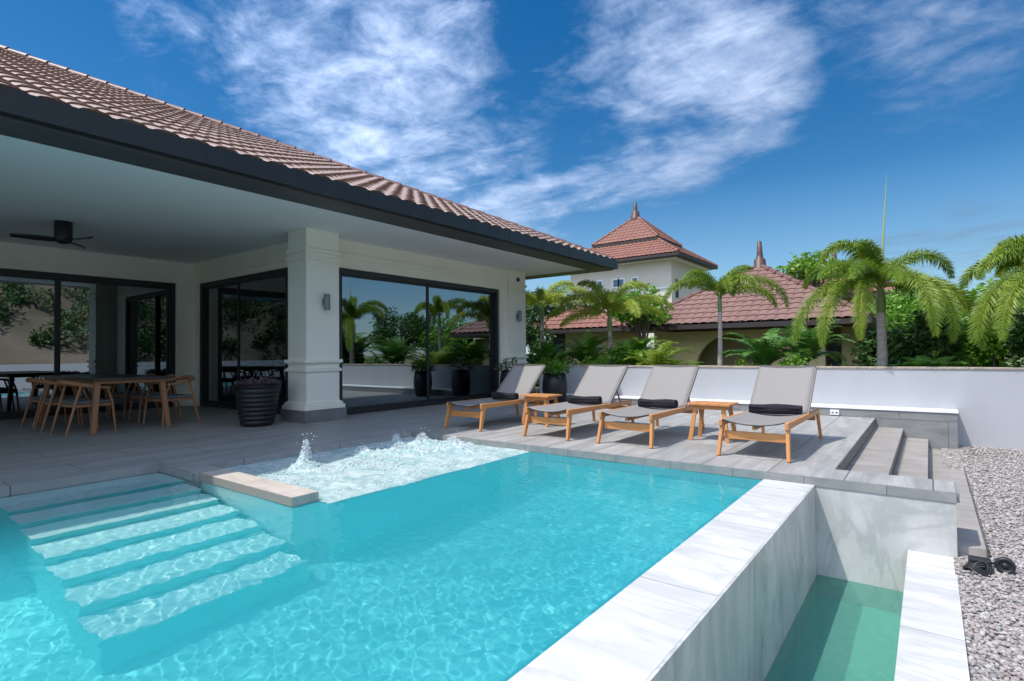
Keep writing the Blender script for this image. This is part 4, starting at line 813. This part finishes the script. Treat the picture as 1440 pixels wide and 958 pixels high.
def tallpot(x, y, lab, n, m, h=.62, r_=.24):
    t = empty('tall_planter', (x, y, 0)); mb = MB(); mb.lathe([(0, 0), (r_ * .72, 0), (r_ * .86, h * .1), (r_ * 1.0, h * .45), (r_ * 1.0, h * .65), (r_ * .88, h), (r_ * .78, h), (r_ * .8, h * .9), (0, h * .9)], (0, 0, 0), 32); mb.build('pot', M_potblack, t, local=True)
    mb = MB(); leafball(mb, (0, 0, h - .03), .3, n, .13, 1.0); mb.build('foliage', m, t, local=True); tag(t, lab, 'planter', 'tall black planters at the end of the deck')
random.seed(9)
tallpot(-6.55, 10.2, 'tall black planter with yellow green plant behind the first lounger', 420, M_leaf, .66, .27)
tallpot(-7.85, 10.3, 'tall black planter with pale leaved plant against the corner pilaster', 160, mat('silver_leaf', (.22, .25, .17), .5, (.12, .15, .09), 6, trans=.2), .7)
# ------------------------------------------------------------------ dining set
t = empty('dining_table', (-10.9, 3.2, 0)); mb = MB(); mb.box(-1.35, -.52, .765, 1.35, .52, .80); mb.build('table_top', M_tabletop, t, local=True, bevel=.008)
mb = MB(); mb.box(-1.28, -.47, .715, 1.28, -.435, .764); mb.box(-1.28, .435, .715, 1.28, .47, .764); mb.box(1.245, -.434, .715, 1.28, .434, .764); mb.box(-1.28, -.434, .715, -1.245, .434, .764); mb.build('apron', M_oak, t, local=True)
for sx in (-1, 1):
    for sy in (-1, 1): mb = MB(); mb.bar((sx * 1.30, sy * .49, 0), (sx * 1.22, sy * .42, .764), .085, .06, (0, 1, 0), .10, .07); mb.build('leg', M_oak, t, local=True, bevel=.006)
tag(t, 'dark topped dining table with splayed oak legs under the terrace roof', 'table')
def chair():
    t = empty('dining_chair', (0, 0, 0))       # faces +y
    mb = MB(); mb.box(-.25, -.22, .43, .25, .25, .475); mb.build('seat', M_seatgrey, t, local=True, bevel=.015)
    mb = MB(); mb.box(-.255, -.225, .39, .255, .255, .428); mb.build('seat_frame', M_oak, t, local=True)
    for sx in (-1, 1):
        mb = MB(); mb.tube([(sx * .29, .27, 0), (sx * .27, .23, .45), (sx * .285, .16, .66)], [.013, .02, .016], 8); mb.build('leg', M_oak, t, local=True)
        mb = MB(); mb.tube([(sx * .26, -.33, 0), (sx * .255, -.22, .45), (sx * .27, -.16, .70)], [.013, .021, .017], 8); mb.build('leg', M_oak, t, local=True)
    mb = MB(); pts = [(.285, .20, .655), (.30, .05, .67), (.29, -.12, .70), (.22, -.25, .735), (.1, -.30, .75), (0, -.31, .755), (-.1, -.30, .75), (-.22, -.25, .735), (-.29, -.12, .70), (-.30, .05, .67), (-.285, .20, .655)]
    mb.tube(pts, [.016, .018, .02, .026, .03, .032, .03, .026, .02, .018, .016], 10, squash=1.2); mb.build('armrest', M_oak, t, local=True)
    return t
c0 = chair()
ch = [(-9.95, 2.72, 0, 'oak dining chair nearest the table end on the pool side'), (-10.75, 2.68, 0, 'middle oak dining chair on the pool side of the table'), (-11.5, 2.7, 0, 'oak dining chair farthest left on the pool side'),
      (-9.95, 3.86, 180, 'oak dining chair behind the table end nearest the planter'), (-10.8, 3.9, 180, 'middle oak dining chair on the window side of the table'), (-11.6, 3.88, 180, 'oak dining chair farthest left on the window side')]
for i, (x, y, rz, lb) in enumerate(ch):
    o = c0 if i == 0 else copy_tree(c0); o.location = (x, y, 0); o.rotation_euler = (0, 0, R(rz + (5, -4, 3, 6, -5, 4)[i])); tag(o, lb, 'chair', 'oak chairs round the dining table')
# ------------------------------------------------------------------ wheeled pool equipment and gravel stones
t = empty('pool_trolley', (.29, 5.22, -.485)); mb = MB(); mb.lathe([(0, -.018), (.014, -.019), (.016, -.010), (.036, -.010), (.040, -.020), (.054, -.018), (.058, -.008), (.058, .008), (.054, .018), (.04, .02), (0, .02)], (.10, -.02, .058), 26, 'y'); mb.build('wheel', M_black, t, local=True)
mb = MB(); mb.box(-.10, -.03, .015, .03, .05, .075); mb.bar((-.1, 0, .05), (.10, 0, .058), .02, .02); mb.build('body', M_black, t, local=True, bevel=.01)
mb = MB()
for k in range(3): mb.tube([(-.05 + .08 * math.cos(a) * (1 - .15 * k), -.10 + .06 * math.sin(a), .02 + .014 * k + .02 * math.sin(a * 2)) for a in [j * .45 for j in range(15)]], .009, 6)
mb.build('hose', M_black, t, local=True)
tag(t, 'black wheeled pool gadget with coiled hose lying where path meets gravel', 'pool equipment')
def stones():
    random.seed(6); mb = MB(); P = (1 + 5 ** .5) / 2
    ic = [Vector(v).normalized() for v in ((-1, P, 0), (1, P, 0), (-1, -P, 0), (1, -P, 0), (0, -1, P), (0, 1, P), (0, -1, -P), (0, 1, -P), (P, 0, -1), (P, 0, 1), (-P, 0, -1), (-P, 0, 1))]
    fi = [(0, 11, 5), (0, 5, 1), (0, 1, 7), (0, 7, 10), (0, 10, 11), (1, 5, 9), (5, 11, 4), (11, 10, 2), (10, 7, 6), (7, 1, 8), (3, 9, 4), (3, 4, 2), (3, 2, 6), (3, 6, 8), (3, 8, 9), (4, 9, 5), (2, 4, 11), (6, 2, 10), (8, 6, 7), (9, 8, 1)]
    vs = []; fs = []; mi = []
    def put(x, y, s):
        b = len(vs); rz = random.uniform(0, 6.28); c, sn = math.cos(rz), math.sin(rz); tx = random.uniform(-.5, .5); sx, sy, sz = s * random.uniform(.7, 1.3), s * random.uniform(.6, 1), s * random.uniform(.35, .7)
        z = -.58 + .018 * min(max(y, 0), 10.5) + random.uniform(0, .012)
        for v in ic:
            a, bb, cc = v.x * sx * random.uniform(.85, 1.1), v.y * sy, v.z * sz; cc += a * tx
            vs.append((x + a * c - bb * sn, y + a * sn + bb * c, z + cc))
        fs.extend([(b + i, b + j, b + k) for i, j, k in fi]); k = random.choice((0, 0, 0, 1, 1, 2, 3)); mi.extend([k] * 20)
    for _ in range(14000):
        y = 2.4 + 8.5 * random.random() ** 1.25; x = random.uniform(.13, max(.5, .16 * y + .15))
        if y > 5.1 and x < .33: continue
        put(x, y, random.uniform(.010, .021))
    mb.v = vs; mb.f = fs; mb.m = mi; mb.sm = [True] * len(fs)
    o = mb.build('gravel', [mat('stone_grey', (.36, .335, .32), .9, (.27, .245, .23), 20), mat('stone_pale', (.45, .42, .40), .9, (.38, .355, .34), 20), mat('stone_pink', (.39, .31, .28), .9, (.31, .25, .225), 20), mat('stone_dark', (.19, .17, .16), .9, (.25, .225, .215), 20)])
    tag(o, 'grey and pinkish gravel stones beside the steps and basin', 'gravel', kind='stuff')
stones()
# ------------------------------------------------------------------ hillside east of the pool, mirrored in the glass
mb = MB(); nx, ny = 60, 80; vs = []
for j in range(ny + 1):
    for i in range(nx + 1):
        x = 12 + i * 1.1; y = -45 + j * 1.4; s = min(1, i / 16) * min(1, max(0, (24 - y) / 12)); vs.append((x, y, -.6 + 11 * s + s * 2.2 * noise.noise(Vector((x * .12, y * .12, 0))) + s * .8 * noise.noise(Vector((x * .5, y * .5, 3)))))
mb.add(vs, [(j * (nx + 1) + i, j * (nx + 1) + i + 1, (j + 1) * (nx + 1) + i + 1, (j + 1) * (nx + 1) + i) for j in range(ny) for i in range(nx)], True)
tag(mb.build('hillside', mat('rocky_slope', (.30, .22, .17), .95, (.12, .11, .06), .35, bump=1, bscale=2)), kind='structure')
mb = MB(); random.seed(70)
for _ in range(300):
    x = random.uniform(13, 32); y = random.uniform(-30, 24); s = min(1, (x - 12) / 17.6) * min(1, max(0, (24 - y) / 12)); z = -.5 + 11 * s; r_ = random.uniform(.5, 1.6)
    for _k in range(150):
        d = Vector((random.gauss(0, 1), random.gauss(0, 1), random.gauss(0, .8))).normalized() * r_ * random.uniform(.6, 1); p = Vector((x, y, z + r_ * .5)) + d; a = Vector((random.gauss(0, 1), random.gauss(0, 1), random.gauss(0, 1))).normalized(); b = a.orthogonal().normalized() * .3
        mb.add([p, p + a * .14 + b * .3, p + a * .3, p + a * .14 - b * .3], [(0, 1, 2, 3)])
tag(mb.build('undergrowth', M_leafdark), 'dark scrub growing on the rocky hillside opposite the house', 'scrub', kind='stuff')
